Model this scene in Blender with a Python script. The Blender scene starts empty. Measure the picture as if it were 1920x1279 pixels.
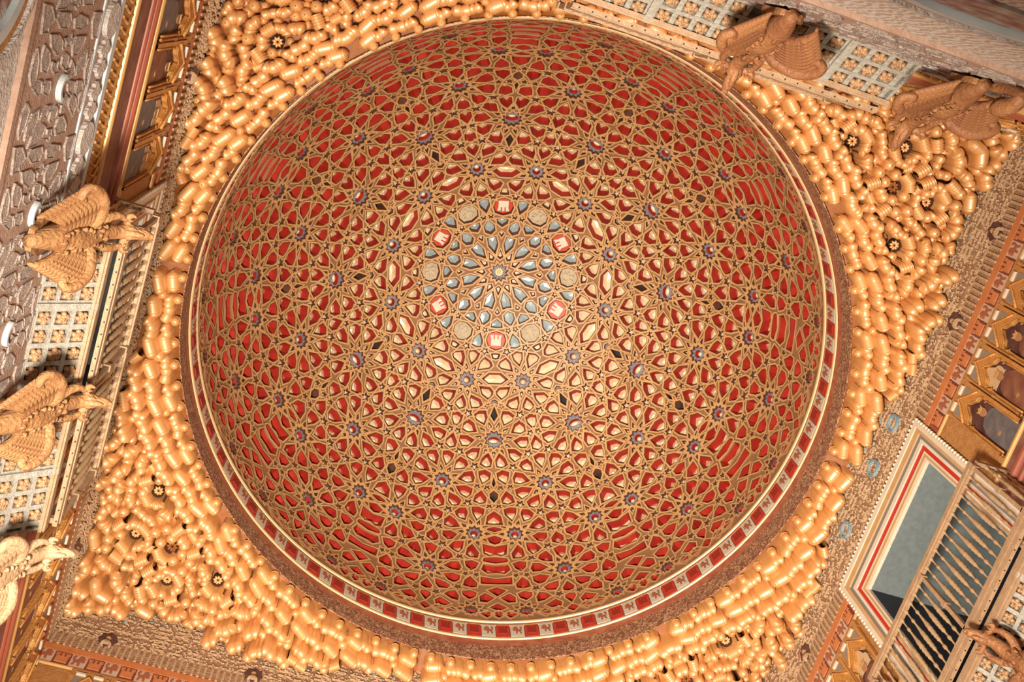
import bpy, bmesh, math, random
import numpy as np
from mathutils import Vector, Matrix
from mathutils.geometry import delaunay_2d_cdt

# ------------------------------------------------------------------ frame of reference
# Lengths are written in units of the dome radius (4.6 m); the room axes run along the walls.
S = 4.6
ZC = -3.2923
FLOOR_Z = 0.0
def W(x, y, z):
    return Vector((x * S, y * S, (z - ZC) * S + 1.6))
HALF = 1.09            # half width of the square hall
ZD = 0.1266            # springing of the dome
scene = bpy.context.scene
COL = scene.collection
rng = random.Random(7)

# ------------------------------------------------------------------ camera
cam_d = bpy.data.cameras.new('camera'); cam = bpy.data.objects.new('camera', cam_d); COL.objects.link(cam)
right = Vector((0.94737, -0.31329, -0.06586)); down = Vector((0.28290, 0.91556, -0.28585)); fwd = Vector((0.14985, 0.25217, 0.95601))
m = Matrix.Identity(4)
for i in range(3):
    m[i][0] = right[i]; m[i][1] = -down[i]; m[i][2] = -fwd[i]
m.translation = W(-0.55239, -0.90607, ZC)
cam.matrix_world = m
cam_d.sensor_fit = 'HORIZONTAL'; cam_d.sensor_width = 36.0; cam_d.lens = 2104.35 / 1920 * 36.0
cam_d.clip_end = 200
scene.camera = cam

# ------------------------------------------------------------------ world, lamps, exposure
world = bpy.data.worlds.new('world'); scene.world = world; world.use_nodes = True
bg = world.node_tree.nodes['Background']; bg.inputs[0].default_value = (0.9, 0.95, 1.0, 1); bg.inputs[1].default_value = 0.15
vs = scene.view_settings
vs.view_transform = 'Standard'; vs.look = 'None'; vs.exposure = -0.08; vs.gamma = 1.0; vs.use_curve_mapping = False

def area(name, loc, target, size, power, color, spread=3.14):
    d = bpy.data.lights.new(name, 'AREA'); d.shape = 'DISK'; d.size = size; d.energy = power; d.color = color; d.spread = spread
    o = bpy.data.objects.new(name, d); COL.objects.link(o); o.location = loc
    o.rotation_euler = (Vector(target) - Vector(loc)).to_track_quat('-Z', 'Y').to_euler()
    o['kind'] = 'helper'
    return o
# unseen uplights near the hall floor: a main floodlight and an added fill
area('unseen_uplight', W(-0.64, -0.34, -3.25), W(0.22, 0.38, 0.2), 1.2, 1400, (1.0, 0.89, 0.74), 1.45)
area('unseen_uplight', W(0.15, 0.25, -3.3), W(0.0, 0.0, 0.3), 2.2, 120, (1.0, 0.88, 0.72), 1.9)  # wide, weak fill lamp added to brighten the hall

# ------------------------------------------------------------------ materials
def mat(name, col, rough=0.6, metal=0.0, col2=None, scale=8.0, bump=0.0, bscale=None, detail=4.0, spec=0.5, kind='noise', coat=0.0, coat_r=0.28, coat_ior=1.5):
    col = tuple(c * 0.74 for c in col); col2 = tuple(c * 0.74 for c in col2) if col2 else None
    mt = bpy.data.materials.new(name); mt.use_nodes = True
    nt = mt.node_tree; b = nt.nodes['Principled BSDF']
    b.inputs['Roughness'].default_value = rough; b.inputs['Metallic'].default_value = metal
    b.inputs['Specular IOR Level'].default_value = spec
    if coat: b.inputs['Coat Weight'].default_value = coat; b.inputs['Coat Roughness'].default_value = coat_r; b.inputs['Coat IOR'].default_value = coat_ior
    tc = nt.nodes.new('ShaderNodeTexCoord')
    if col2 is None:
        b.inputs['Base Color'].default_value = (*col, 1)
    else:
        if kind == 'voronoi':
            n = nt.nodes.new('ShaderNodeTexVoronoi'); n.feature = 'DISTANCE_TO_EDGE'; out = n.outputs['Distance']
        elif kind == 'scroll':
            n = nt.nodes.new('ShaderNodeTexNoise'); n.inputs['Detail'].default_value = 1.0; n.inputs['Distortion'].default_value = 1.5; out = n.outputs['Fac']
        elif kind == 'wave':
            n = nt.nodes.new('ShaderNodeTexWave'); n.inputs['Distortion'].default_value = 9.0; n.inputs['Detail'].default_value = detail; n.inputs['Detail Scale'].default_value = 1.5; out = n.outputs['Fac']
        else:
            n = nt.nodes.new('ShaderNodeTexNoise'); n.inputs['Detail'].default_value = detail; out = n.outputs['Fac']
        n.inputs['Scale'].default_value = scale
        nt.links.new(tc.outputs['Object'], n.inputs['Vector'])
        r = nt.nodes.new('ShaderNodeValToRGB')
        if kind == 'voronoi':
            r.color_ramp.elements[0].position = 0.04; r.color_ramp.elements[1].position = 0.16
        elif kind == 'scroll':
            r.color_ramp.interpolation = 'LINEAR'
            e = r.color_ramp.elements
            e[0].position = 0.44; e[1].position = 0.47
            e2 = e.new(0.53); e2.color = (*col2, 1); e3 = e.new(0.56); e3.color = (*col, 1)
        else:
            r.color_ramp.elements[0].position = 0.32; r.color_ramp.elements[1].position = 0.68
        r.color_ramp.elements[0].color = (*col, 1)
        (r.color_ramp.elements[1]).color = (*col2, 1)
        nt.links.new(out, r.inputs[0]); nt.links.new(r.outputs[0], b.inputs['Base Color'])
    if bump:
        n2 = nt.nodes.new('ShaderNodeTexNoise'); n2.inputs['Scale'].default_value = bscale or scale * 3; n2.inputs['Detail'].default_value = 3
        nt.links.new(tc.outputs['Object'], n2.inputs['Vector'])
        bp = nt.nodes.new('ShaderNodeBump'); bp.inputs['Strength'].default_value = min(1.0, bump); bp.inputs['Distance'].default_value = 0.03
        nt.links.new(n2.outputs['Fac'], bp.inputs['Height']); nt.links.new(bp.outputs[0], b.inputs['Normal'])
    return mt
M = {}
M['strap'] = mat('strap_wood', (0.60, 0.32, 0.12), 0.5, 0.0, (0.72, 0.42, 0.18), 3.0)
M['groove'] = mat('strap_groove', (0.28, 0.125, 0.05), 0.7, 0.0, (0.36, 0.17, 0.07), 5.0)
M['edge'] = mat('coffer_outline', (0.12, 0.042, 0.022), 0.8, spec=0.2)
M['red'] = mat('red_coffer_side', (0.36, 0.020, 0.014), 0.5, 0.0, (0.52, 0.038, 0.020), 4.0, spec=0.2)
M['brown'] = mat('brown_coffer_side', (0.20, 0.07, 0.04), 0.6)
M['gold'] = mat('gilt_coffer_floor', (0.92, 0.72, 0.40), 0.40, 0.05, (0.98, 0.86, 0.58), 5.0, coat=0.25)
M['blue'] = mat('blue_grey_coffer_floor', (0.36, 0.44, 0.46), 0.3, 0.15, (0.46, 0.52, 0.52), 6.0)
M['slate'] = mat('slate_star_floor', (0.20, 0.18, 0.20), 0.6, 0.0, (0.34, 0.30, 0.33), 20.0)
M['cream'] = mat('cream_coffer_floor', (0.80, 0.56, 0.36), 0.5, 0.0, (0.90, 0.70, 0.50), 9.0)
M['black'] = mat('dark_void', (0.02, 0.016, 0.014), 0.8)
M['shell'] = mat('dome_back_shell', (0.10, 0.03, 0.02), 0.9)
M['stone'] = mat('lion_medallion_stone', (0.55, 0.42, 0.27), 0.7, 0.0, (0.66, 0.53, 0.36), 14.0, 0.5, 30)
M['heraldic_red'] = mat('heraldic_red_paint', (0.62, 0.06, 0.02), 0.5)
M['heraldic_white'] = mat('heraldic_white_paint', (0.86, 0.76, 0.62), 0.6, 0.0, (0.78, 0.66, 0.52), 12.0)
M['rim_gold'] = mat('gilt_rim_moulding', (0.95, 0.68, 0.36), 0.32, 0.45)
M['rim_red'] = mat('rim_red_band', (0.42, 0.08, 0.04), 0.6, 0.0, (0.52, 0.20, 0.10), 8.0)
M['tile_red'] = mat('red_tile_paint', (0.52, 0.035, 0.018), 0.5, 0.0, (0.62, 0.055, 0.025), 12.0)
M['tile_white'] = mat('white_tile_paint', (0.60, 0.55, 0.44), 0.6, 0.0, (0.72, 0.66, 0.54), 14.0)
M['lion'] = mat('lion_paint', (0.42, 0.13, 0.06), 0.6)
M['castle_dark'] = mat('castle_dark_paint', (0.36, 0.022, 0.012), 0.6)
M['scroll'] = mat('scrollwork_band', (0.24, 0.085, 0.045), 0.7, 0.0, (0.62, 0.36, 0.19), 13.0, kind='scroll')

# ------------------------------------------------------------------ mesh helpers
class MB:
    """collects polygons of one mesh object; points in dome-radius units unless raw"""
    def __init__(self): self.v = []; self.f = []; self.m = []
    def add(self, vs, fs, mi=0):
        o = len(self.v); self.v.extend(vs)
        for f in fs:
            self.f.append([o + i for i in f]); self.m.append(mi)
    def box(self, c, h, mi=0, R=None):
        p = []
        for sx in (-1, 1):
            for sy in (-1, 1):
                for sz in (-1, 1):
                    q = Vector((sx * h[0], sy * h[1], sz * h[2]))
                    if R: q = R @ q
                    p.append((c[0] + q[0], c[1] + q[1], c[2] + q[2]))
        self.add(p, [(0,1,3,2),(4,6,7,5),(0,4,5,1),(2,3,7,6),(0,2,6,4),(1,5,7,3)], mi)
    def quad(self, a, b, c, d, mi=0): self.add([a, b, c, d], [(0,1,2,3)], mi)
    def lathe(self, prof, n=10, c=(0,0,0), mi=0, flute=0, namp=0.0, axis='z'):
        vs = []
        for r, z in prof:
            for k in range(n):
                a = 2 * math.pi * k / n
                rr = r * (1 + namp * math.cos(flute * a)) if flute else r
                vs.append((c[0] + rr * math.cos(a), c[1] + rr * math.sin(a), c[2] + z))
        fs = []
        for i in range(len(prof) - 1):
            for k in range(n):
                k2 = (k + 1) % n
                fs.append((i*n+k, i*n+k2, (i+1)*n+k2, (i+1)*n+k))
        fs.append(tuple(range(n))); fs.append(tuple((len(prof)-1)*n + k for k in reversed(range(n))))
        self.add(vs, fs, mi)
    def tube(self, pts, rad, n=8, mi=0, up=(0,0,1), squash=1.0):
        pts = [Vector(p) for p in pts]; rings = []
        up = Vector(up)
        for i, p in enumerate(pts):
            t = (pts[min(i+1, len(pts)-1)] - pts[max(i-1, 0)]).normalized()
            a = t.cross(up)
            if a.length < 1e-4: a = t.cross(Vector((1, 0.3, 0)))
            a.normalize(); b = a.cross(t).normalized()
            r = rad[i] if hasattr(rad, '__len__') else rad
            rings.append([tuple(p + a * (r * math.cos(2*math.pi*k/n)) + b * (r * squash * math.sin(2*math.pi*k/n))) for k in range(n)])
        vs = [q for r in rings for q in r]; fs = []
        for i in range(len(pts) - 1):
            for k in range(n):
                k2 = (k+1) % n
                fs.append((i*n+k, i*n+k2, (i+1)*n+k2, (i+1)*n+k))
        fs.append(tuple(reversed(range(n)))); fs.append(tuple((len(pts)-1)*n + k for k in range(n)))
        self.add(vs, fs, mi)
    def prism(self, poly, fn, d0, d1, mi=0, mi_side=None):
        """poly: 2D outline; fn(a, b, d) -> 3D; extruded from depth d0 to d1 (front)"""
        n = len(poly)
        vs = [fn(a, b, d0) for a, b in poly] + [fn(a, b, d1) for a, b in poly]
        self.add(vs, [tuple(range(n, 2*n)), tuple(reversed(range(n)))], mi)
        self.add(vs, [(i, (i+1) % n, n + (i+1) % n, n + i) for i in range(n)], mi if mi_side is None else mi_side)
    def mesh(self, name, mats, scale=True, origin=None, smooth=False):
        me = bpy.data.meshes.new(name)
        v = [W(*p) for p in self.v] if scale else [Vector(p) for p in self.v]
        if origin is not None: v = [p - origin for p in v]
        me.from_pydata([tuple(p) for p in v], [], self.f)
        for k in mats: me.materials.append(M[k])
        me.polygons.foreach_set('material_index', self.m)
        if smooth: me.polygons.foreach_set('use_smooth', [True] * len(self.f))
        me.update()
        return me

def link(name, me, parent=None, loc=None, mw=None):
    o = bpy.data.objects.new(name, me); COL.objects.link(o)
    if mw is not None: base = mw
    else: base = Matrix.Translation(loc if loc is not None else Vector((0, 0, 0)))
    if parent is not None:
        o.parent = parent
        o.matrix_parent_inverse = PINV.get(parent.name, Matrix.Identity(4))
    o.matrix_basis = base
    PINV[o.name] = ((PINV_W.get(parent.name) if parent is not None else None) or Matrix.Identity(4)) and base.inverted()
    return o
PINV = {}; PINV_W = {}
def part(mb, name, mats, parent=None, smooth=False, origin=None):
    """mesh object whose origin sits at its own centre"""
    if not mb.v: return None
    if origin is None:
        c = np.mean(np.array(mb.v), axis=0); origin = W(*c)
    me = mb.mesh(name, mats, True, origin, smooth)
    return link(name, me, parent, origin)
def empty(name, loc):
    o = bpy.data.objects.new(name, None); COL.objects.link(o); o.empty_display_size = 0.2
    o.matrix_basis = Matrix.Translation(loc); PINV[o.name] = o.matrix_basis.inverted()
    return o
def tag(o, label, cat=None, group=None, kind=None):
    o['label'] = label
    if cat: o['category'] = cat
    if group: o['group'] = group
    if kind: o['kind'] = kind
    return o

# ------------------------------------------------------------------ the dome: strapwork web and coffers
# Outlines of the openings in one 30 degree sector: [mirror axis, kind, [(polar angle, azimuth), ...]] in degrees.
CELLS = [["A","kite",[[3.26,0.0],[3.84,-9.51],[5.39,0.0],[3.84,9.51]]],["B","blue",[[4.7,-15.0],[6.78,-6.04],[8.71,-8.56],[8.48,-15.0],[8.71,-21.44],[6.78,-23.96]]],["A","kite",[[8.62,0.0],[9.51,-3.26],[9.89,0.0],[9.51,3.26]]],["B","blue",[[9.48,-15.0],[10.26,-8.97],[11.57,-9.27],[12.94,-15.0],[11.57,-20.73],[10.26,-21.03]]],["A","blue",[[11.12,0.0],[12.01,-5.41],[12.92,-5.63],[12.99,0.0],[12.92,5.63],[12.01,5.41]]],["A","medal",[[13.97,0.0],[14.56,-6.94],[16.09,-8.23],[17.68,-5.67],[18.26,0.0],[17.68,5.67],[16.09,8.23],[14.56,6.94]]],["B","blue",[[14.88,-15.0],[16.42,-11.43],[17.93,-11.11],[18.22,-15.0],[17.93,-18.89],[16.42,-18.57]]],["A","kite",[[19.06,0.0],[19.19,-3.19],[20.24,-2.06],[20.41,0.0],[20.24,2.06],[19.19,3.19]]],["","petal",[[23.43,-10.29],[21.36,-9.57],[20.18,-7.22],[20.99,-3.2],[21.95,-1.94],[22.64,-3.64]]],["B","petal",[[22.48,-15.0],[20.98,-12.21],[19.59,-11.39],[19.09,-15.0],[19.59,-18.61],[20.98,-17.79]]],["A","lens",[[23.77,-3.39],[25.22,-6.98],[26.22,-3.39],[26.22,3.39],[25.22,6.98],[23.77,3.39]]],["","petal",[[27.13,-7.72],[28.93,-6.03],[29.87,-3.16],[28.8,-1.11],[27.98,-0.87],[27.15,-2.43]]],["","petal",[[29.54,-11.14],[30.97,-11.2],[32.52,-9.96],[32.18,-7.31],[31.34,-5.42],[30.21,-6.59]]],["B","petal",[[30.06,-15.0],[31.29,-13.22],[32.49,-12.52],[33.33,-15.0],[32.49,-17.48],[31.29,-16.78]]],["A","chev",[[29.95,0.0],[31.1,-3.69],[31.29,-2.63],[30.54,0.0],[31.29,2.63],[31.1,3.69]]],["A","dark",[[31.65,0.0],[33.78,-1.43],[35.04,0.0],[33.78,1.43]]],["","petal",[[36.02,-3.89],[34.2,-2.92],[32.76,-3.75],[32.93,-6.43],[33.98,-8.41],[35.09,-7.18]]],["","petal",[[37.86,-6.65],[35.98,-8.08],[35.3,-10.28],[36.36,-11.87],[37.92,-11.89],[38.32,-9.86]]],["B","petal",[[37.76,-15.0],[36.11,-13.19],[34.57,-12.92],[34.2,-15.0],[34.57,-17.08],[36.11,-16.81]]],["B","petal",[[39.41,-15.0],[41.14,-13.2],[42.38,-13.37],[42.9,-15.0],[42.38,-16.63],[41.14,-16.8]]],["","petal",[[39.93,-7.21],[39.24,-9.66],[39.5,-12.28],[40.8,-12.21],[41.84,-11.07],[41.66,-9.19]]],["","petal",[[41.87,-4.92],[42.06,-7.3],[43.37,-9.46],[44.31,-8.72],[44.99,-6.71],[43.95,-5.4]]],["","petal",[[42.71,-1.98],[44.45,-0.65],[46.08,-1.0],[46.27,-2.6],[45.65,-4.36],[44.18,-3.75]]],["","petal",[[47.89,-12.15],[45.76,-12.04],[44.64,-10.92],[45.17,-8.99],[46.08,-8.24],[47.18,-9.26]]],["B","petal",[[47.35,-15.0],[45.59,-13.55],[44.31,-13.25],[43.82,-15.0],[44.31,-16.75],[45.59,-16.45]]],["","petal",[[50.42,-3.43],[49.2,-1.29],[47.71,-1.01],[47.01,-2.74],[47.52,-4.6],[49.02,-4.27]]],["A","dark",[[48.7,0.0],[50.29,-0.47],[51.1,0.0],[50.29,0.47]]],["","petal",[[50.07,-10.57],[48.17,-8.91],[47.67,-6.71],[49.02,-5.88],[50.2,-6.1],[50.54,-7.77]]],["","petal",[[51.98,-10.85],[51.46,-8.16],[51.97,-6.25],[53.39,-6.5],[54.38,-7.68],[53.65,-9.33]]],["","petal",[[52.28,-3.56],[53.96,-2.16],[55.22,-2.34],[55.48,-3.83],[55.04,-5.61],[53.45,-5.11]]],["A","dark",[[52.12,0.0],[52.92,-1.14],[53.96,-1.03],[55.01,0.0],[53.96,1.03],[52.92,1.14]]],["","petal",[[53.91,-12.48],[54.5,-10.17],[55.27,-9.08],[56.53,-9.53],[57.06,-11.17],[56.03,-12.38]]],["B","petal",[[54.52,-15.0],[55.89,-13.68],[57.3,-13.47],[58.02,-15.0],[57.3,-16.53],[55.89,-16.32]]],["","petal",[[59.86,-4.5],[58.24,-2.91],[56.87,-2.68],[56.44,-4.23],[56.63,-5.85],[58.2,-5.54]]],["","petal",[[60.12,-7.52],[58.24,-7.06],[57.06,-7.46],[57.31,-9.1],[58.63,-10.41],[59.7,-9.22]]],["","petal",[[62.07,-8.76],[60.63,-9.87],[59.75,-11.47],[60.93,-12.61],[62.4,-12.5],[62.66,-10.85]]],["B","petal",[[62.04,-15.0],[60.72,-13.55],[59.3,-13.45],[58.87,-15.0],[59.3,-16.55],[60.72,-16.45]]],["A","petal",[[57.4,0.0],[58.6,-1.65],[60.74,-2.08],[60.74,2.08],[58.6,1.65]]],["A","red",[[61.56,0.0],[62.06,-2.49],[62.66,0.0],[62.06,2.49]]],["A","red",[[63.87,0.0],[64.99,-2.87],[66.11,0.0],[64.99,2.87]]],["A","petal",[[66.9,0.0],[66.28,-2.8],[68.82,-2.57],[69.33,-1.34],[68.86,0.0],[69.33,1.34],[68.82,2.57],[66.28,2.8]]],["A","petal",[[69.87,0.0],[70.09,-2.49],[70.74,-2.8],[71.37,-2.34],[71.59,0.0],[71.37,2.34],[70.74,2.8],[70.09,2.49]]],["A","petal",[[72.02,0.0],[71.59,-2.49],[73.35,-3.14],[74.43,-1.92],[74.21,0.0],[74.43,1.92],[73.35,3.14],[71.59,2.49]]],["A","petal",[[76.23,0.0],[75.7,-3.31],[77.64,-3.27],[77.61,0.0],[77.64,3.27],[75.7,3.31]]],["A","red",[[78.77,0.0],[79.7,-1.79],[81.4,0.0],[79.7,1.79]]],["","petal",[[82.11,-0.81],[80.79,-2.51],[81.82,-3.61],[83.42,-3.58],[83.49,-2.19]]],["A","red",[[84.0,0.0],[85.38,-1.62],[86.32,0.0],[85.38,1.62]]],["","petal",[[66.42,-5.45],[68.76,-3.87],[70.04,-4.12],[70.06,-5.82],[69.5,-6.68],[67.58,-6.4]]],["","petal",[[66.04,-7.53],[66.42,-9.63],[67.86,-10.76],[68.66,-9.86],[69.21,-8.58],[67.93,-7.68]]],["","petal",[[72.08,-12.73],[70.63,-12.78],[69.04,-11.73],[69.79,-10.23],[70.78,-9.76],[71.66,-11.01]]],["B","petal",[[71.51,-15.0],[70.41,-14.12],[68.77,-13.61],[68.25,-15.0],[68.77,-16.39],[70.41,-15.88]]],["","petal",[[64.3,-9.27],[63.71,-10.73],[64.15,-12.6],[65.17,-12.52],[66.07,-11.29],[65.69,-10.26]]],["B","petal",[[64.26,-15.0],[65.72,-13.66],[66.72,-13.73],[67.38,-15.0],[66.72,-16.27],[65.72,-16.34]]],["","petal",[[71.64,-3.92],[71.09,-5.31],[71.45,-6.8],[72.73,-6.59],[73.77,-5.5],[72.99,-4.49]]],["","petal",[[73.64,-11.49],[72.22,-9.92],[71.98,-8.43],[73.32,-7.78],[74.26,-8.18],[74.39,-9.65]]],["","petal",[[76.2,-11.32],[75.5,-9.52],[75.93,-8.0],[77.21,-8.12],[78.21,-9.21],[77.62,-10.41]]],["","petal",[[75.87,-5.65],[77.69,-4.22],[78.75,-4.38],[79.1,-5.62],[78.69,-7.09],[77.02,-6.76]]],["","petal",[[78.26,-13.07],[78.71,-11.08],[79.43,-10.03],[80.38,-10.56],[80.68,-12.26],[79.66,-12.96]]],["B","petal",[[78.94,-15.0],[80.65,-13.86],[81.45,-14.06],[81.76,-15.0],[81.45,-15.94],[80.65,-16.14]]],["","petal",[[80.78,-4.39],[80.18,-5.69],[80.73,-7.21],[81.81,-7.11],[82.89,-5.93],[82.02,-4.76]]],["","petal",[[80.89,-8.92],[81.38,-10.13],[82.45,-11.02],[83.5,-9.58],[83.75,-8.32],[82.22,-8.16]]],["","petal",[[85.35,-9.85],[83.93,-11.86],[85.16,-12.95],[86.38,-12.65],[86.25,-10.83]]],["B","petal",[[85.67,-15.0],[83.96,-14.04],[83.08,-14.08],[82.75,-15.0],[83.08,-15.92],[83.96,-15.96]]],["","red",[[87.75,-8.7],[87.25,-10.57],[87.86,-12.63],[88.27,-10.61]]]]
STARS5 = [[13.91,-11.45,0.71],[18.76,-8.02,0.97],[33.87,-10.81,1.1],[31.5,-3.14,0.65],[38.54,-13.57,0.84],[43.3,-11.54,1.1],[46.29,-6.09,1.03],[51.23,-4.81,0.71],[51.45,-1.93,0.71],[56.19,-1.28,0.71],[55.68,-7.13,1.1],[58.28,-12.11,1.1],[67.75,-12.36,1.08],[70.43,-8.18,0.91],[79.46,-8.28,0.91],[82.32,-12.84,0.91],[75.08,-4.33,0.66],[75.08,-6.7,0.66],[63.17,-13.8,0.91]]

DC = W(0, 0, ZD)        # centre of the dome sphere
def dirv(th, al):
    t = math.radians(th); a = math.radians(al + 75.0)
    return np.array([math.sin(t) * math.cos(a), math.sin(t) * math.sin(a), math.cos(t)])
def frame_at(c):
    c = c / np.linalg.norm(c)
    r = np.array([0.0, 0.0, 1.0]) - c * c[2]
    if np.linalg.norm(r) < 1e-5: r = np.array([1.0, 0, 0]) - c * c[0]
    e2 = -r / np.linalg.norm(r)            # away from the apex
    e1 = np.cross(e2, c)
    return c, e1, e2
def offset(poly, g, lim=2.2):
    n = len(poly); P = np.array(poly); out = []
    for i in range(n):
        a = P[i] - P[i-1]; b = P[(i+1) % n] - P[i]
        a = a / (np.linalg.norm(a) + 1e-12); b = b / (np.linalg.norm(b) + 1e-12)
        n1 = np.array([a[1], -a[0]]); n2 = np.array([b[1], -b[0]])
        k = 1 + n1 @ n2
        o = (n1 + n2) / max(k, 0.2)
        l = np.linalg.norm(o)
        if l > lim: o = o * lim / l
        out.append(P[i] + o * g)
    return out
def area2(P):
    P = np.array(P); return 0.5 * np.sum(P[:, 0] * np.roll(P[:, 1], -1) - np.roll(P[:, 0], -1) * P[:, 1])

H = 0.0045      # how far the straps stand proud
GAP = 0.0082    # half width of a strap
# kind: depth, taper, pyramid height, side material, floor material
KIND = {'petal': (0.028, 0.80, 0.012, 'red', 'gold'), 'blue': (0.018, 0.88, 0.004, 'brown', 'blue'), 'kite': (0.006, 0.62, 0.001, 'edge', 'cream'),
        'star5': (0.006, 0.62, 0.001, 'edge', 'cream'), 'lens': (0.022, 0.82, 0.010, 'red', 'gold'), 'chev': (0.006, 0.9, 0.0, 'edge', 'slate'),
        'dark': (0.030, 0.9, 0.0, 'brown', 'black'), 'red': (0.026, 0.93, 0.0, 'red', 'red'), 'medal': (0.010, 0.96, 0.0, 'edge', 'heraldic_red'),
        'medal_lion': (0.010, 0.96, 0.004, 'edge', 'stone')}
MATS = ['strap', 'edge', 'red', 'brown', 'gold', 'blue', 'slate', 'cream', 'black', 'heraldic_red', 'stone', 'groove']
MI = {k: i for i, k in enumerate(MATS)}

class Cell: pass
def make_cell(dirs, kind, cup=None):
    """dirs: unit vectors of the opening. Returns a Cell with local mesh (relative to dome centre, dome radius 1)."""
    c, e1, e2 = frame_at(np.mean(dirs, axis=0))
    P = [np.array([(d @ e1) / (d @ c), (d @ e2) / (d @ c)]) for d in dirs]
    if area2(P) < 0: P = P[::-1]
    n = len(P)
    d, tap, pyr, side, floor = KIND[kind] if kind in KIND else KIND['petal']
    size = math.sqrt(abs(area2(P)))
    if kind == 'petal': d = min(d, 0.95 * size)
    def S3(p, r):
        q = c + e1 * p[0] + e2 * p[1]; return tuple(q / np.linalg.norm(q) * r)
    g = GAP if kind not in ('kite', 'star5', 'chev') else GAP * 0.8
    Og = offset(P, g); ew = 0.0016 if kind in ('kite', 'star5', 'chev', 'dark') else 0.0024
    Oe = offset(P, ew * 0.9); Pi = offset(P, -ew * 0.2)
    cen = np.mean(P, axis=0)
    In = [cen + (p - cen) * tap for p in P]
    mb = MB()
    rings = [[S3(p, 1.002) for p in Og], [S3(p, 1 - H) for p in Og], [S3(p, 1 - H) for p in Oe], [S3(p, 1 - H + 0.0016) for p in Pi], [S3(p, 1 + d) for p in In]]
    vs = [q for r in rings for q in r]
    for k, mk in ((0, 'groove'), (1, 'strap'), (2, 'edge'), (3, side)):
        mb.add([], [], 0)
        fs = [(k*n+i, k*n+(i+1) % n, (k+1)*n+(i+1) % n, (k+1)*n+i) for i in range(n)]
        if k == 0: mb.add(vs, fs, MI[mk])
        else:
            for f in fs: mb.f.append(list(f)); mb.m.append(MI[mk])
    if cup is None:
        if pyr > 0:
            mb.v.append(S3(cen, 1 + d - pyr)); ci = len(mb.v) - 1
            for i in range(n): mb.f.append([4*n+i, 4*n+(i+1) % n, ci]); mb.m.append(MI[floor])
        else:
            mb.f.append([4*n+i for i in range(n)]); mb.m.append(MI[floor])
    else:
        # star ground with a round (or oval) cup sunk into it
        rx, ry = cup; o = len(mb.v)
        ang = [math.atan2(p[1] - cen[1], p[0] - cen[0]) for p in In]
        circ = [cen + np.array([rx * math.cos(a), ry * math.sin(a)]) for a in ang]
        circ2 = [cen + (q - cen) * 0.88 for q in circ]
        mb.v += [S3(q, 1 + d - 0.002) for q in circ] + [S3(q, 1 + d + 0.020) for q in circ2] + [S3(cen + (q - cen) * 0.55, 1 + d + 0.008) for q in circ2] + [S3(cen, 1 + d + 0.004)]
        for i in range(n):
            j = (i + 1) % n
            mb.f.append([4*n+i, 4*n+j, o+j, o+i]); mb.m.append(MI['slate'])
            mb.f.append([o+i, o+j, o+n+j, o+n+i]); mb.m.append(MI['red'])
            mb.f.append([o+n+i, o+n+j, o+2*n+j, o+2*n+i]); mb.m.append(MI['gold'])
            mb.f.append([o+2*n+i, o+2*n+j, o+3*n]); mb.m.append(MI['gold'])
    r = Cell(); r.mb = mb; r.kind = kind; r.size = size; r.dirs = dirs; r.c = c; r.P = P
    return r

def mirrored(dirs_deg, ax): return [(t, 2 * ax - a) for t, a in reversed(dirs_deg)]
base = []                  # (kind, [(th, al)], cup) already unfolded within 30 degrees
for axn, kind, poly in CELLS:
    base.append((kind, poly, None))
    if axn == '': base.append((kind, mirrored(poly, 0.0), None))
def local_poly(th, al, pts):
    c, e1, e2 = frame_at(dirv(th, al)); out = []
    for x, y in pts:
        q = c + e1 * x + e2 * y; q /= np.linalg.norm(q)
        out.append((math.degrees(math.acos(max(-1, min(1, q[2])))), math.degrees(math.atan2(q[1], q[0])) - 75.0))
    return out
for th, al, r in STARS5:
    r = math.radians(r); ax = 0.0
    for mir in (1, -1):
        rot = rng.uniform(0, 1)
        pts = []
        for k in range(10):
            a = math.pi / 2 + math.pi * k / 5; rr = r if k % 2 == 0 else r * 0.45
            pts.append((rr * math.cos(a), rr * math.sin(a)))
        base.append(('star5', local_poly(th, al * mir, pts), None))
# rosettes: polar angle, azimuth (0 = axis of the sector, -15 = its border), points, scale, oval cup
ROS = [(26.2, -15.0, 10, 1.0, 0), (39.5, 0.0, 11, 1.15, 1), (51.2, -15.0, 10, 1.0, 0), (63.3, -5.0, 10, 0.95, 0), (63.3, 5.0, 10, 0.95, 0), (74.7, -15.0, 10, 0.95, 0), (86.6, -5.6, 10, 0.75, 0), (86.6, 5.6, 10, 0.75, 0)]
for th, al, n, sc, oval in ROS:
    pts = []
    for k in range(2 * n):
        a = math.pi / 2 + math.pi * (k + (0 if n % 2 else 0)) / n
        rr = (0.0335 if k % 2 == 0 else 0.0245) * sc
        pts.append((rr * math.cos(a), rr * math.sin(a)))
    base.append(('rosette', local_poly(th, al, pts), ((0.0215 if oval else 0.0150) * sc, (0.0125 if oval else 0.0150) * sc)))
    for k in range(n):
        a = math.pi / 2 + 2 * math.pi * (k + (0 if n % 2 else 0.5)) / n
        ca, sa = math.cos(a), math.sin(a)
        if th > 80 and sa > 0.2: continue
        pts = [(r * ca - w * sa, r * sa + w * ca) for r, w in ((0.0425 * sc, 0), (0.049 * sc, 0.0066), (0.066 * sc, 0), (0.049 * sc, -0.0066))]
        base.append(('kite', local_poly(th, al, pts), None))
for a_ in (0.0, 2.4, -2.4, 9.4, -9.4, 12.2, -12.2, -15.0):
    base.append(('red', [(86.6, a_), (87.7, a_ - 1.15), (88.8, a_), (87.7, a_ + 1.15)], None))
KIND['rosette'] = (0.005, 0.97, 0.0, 'edge', 'slate')

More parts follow.
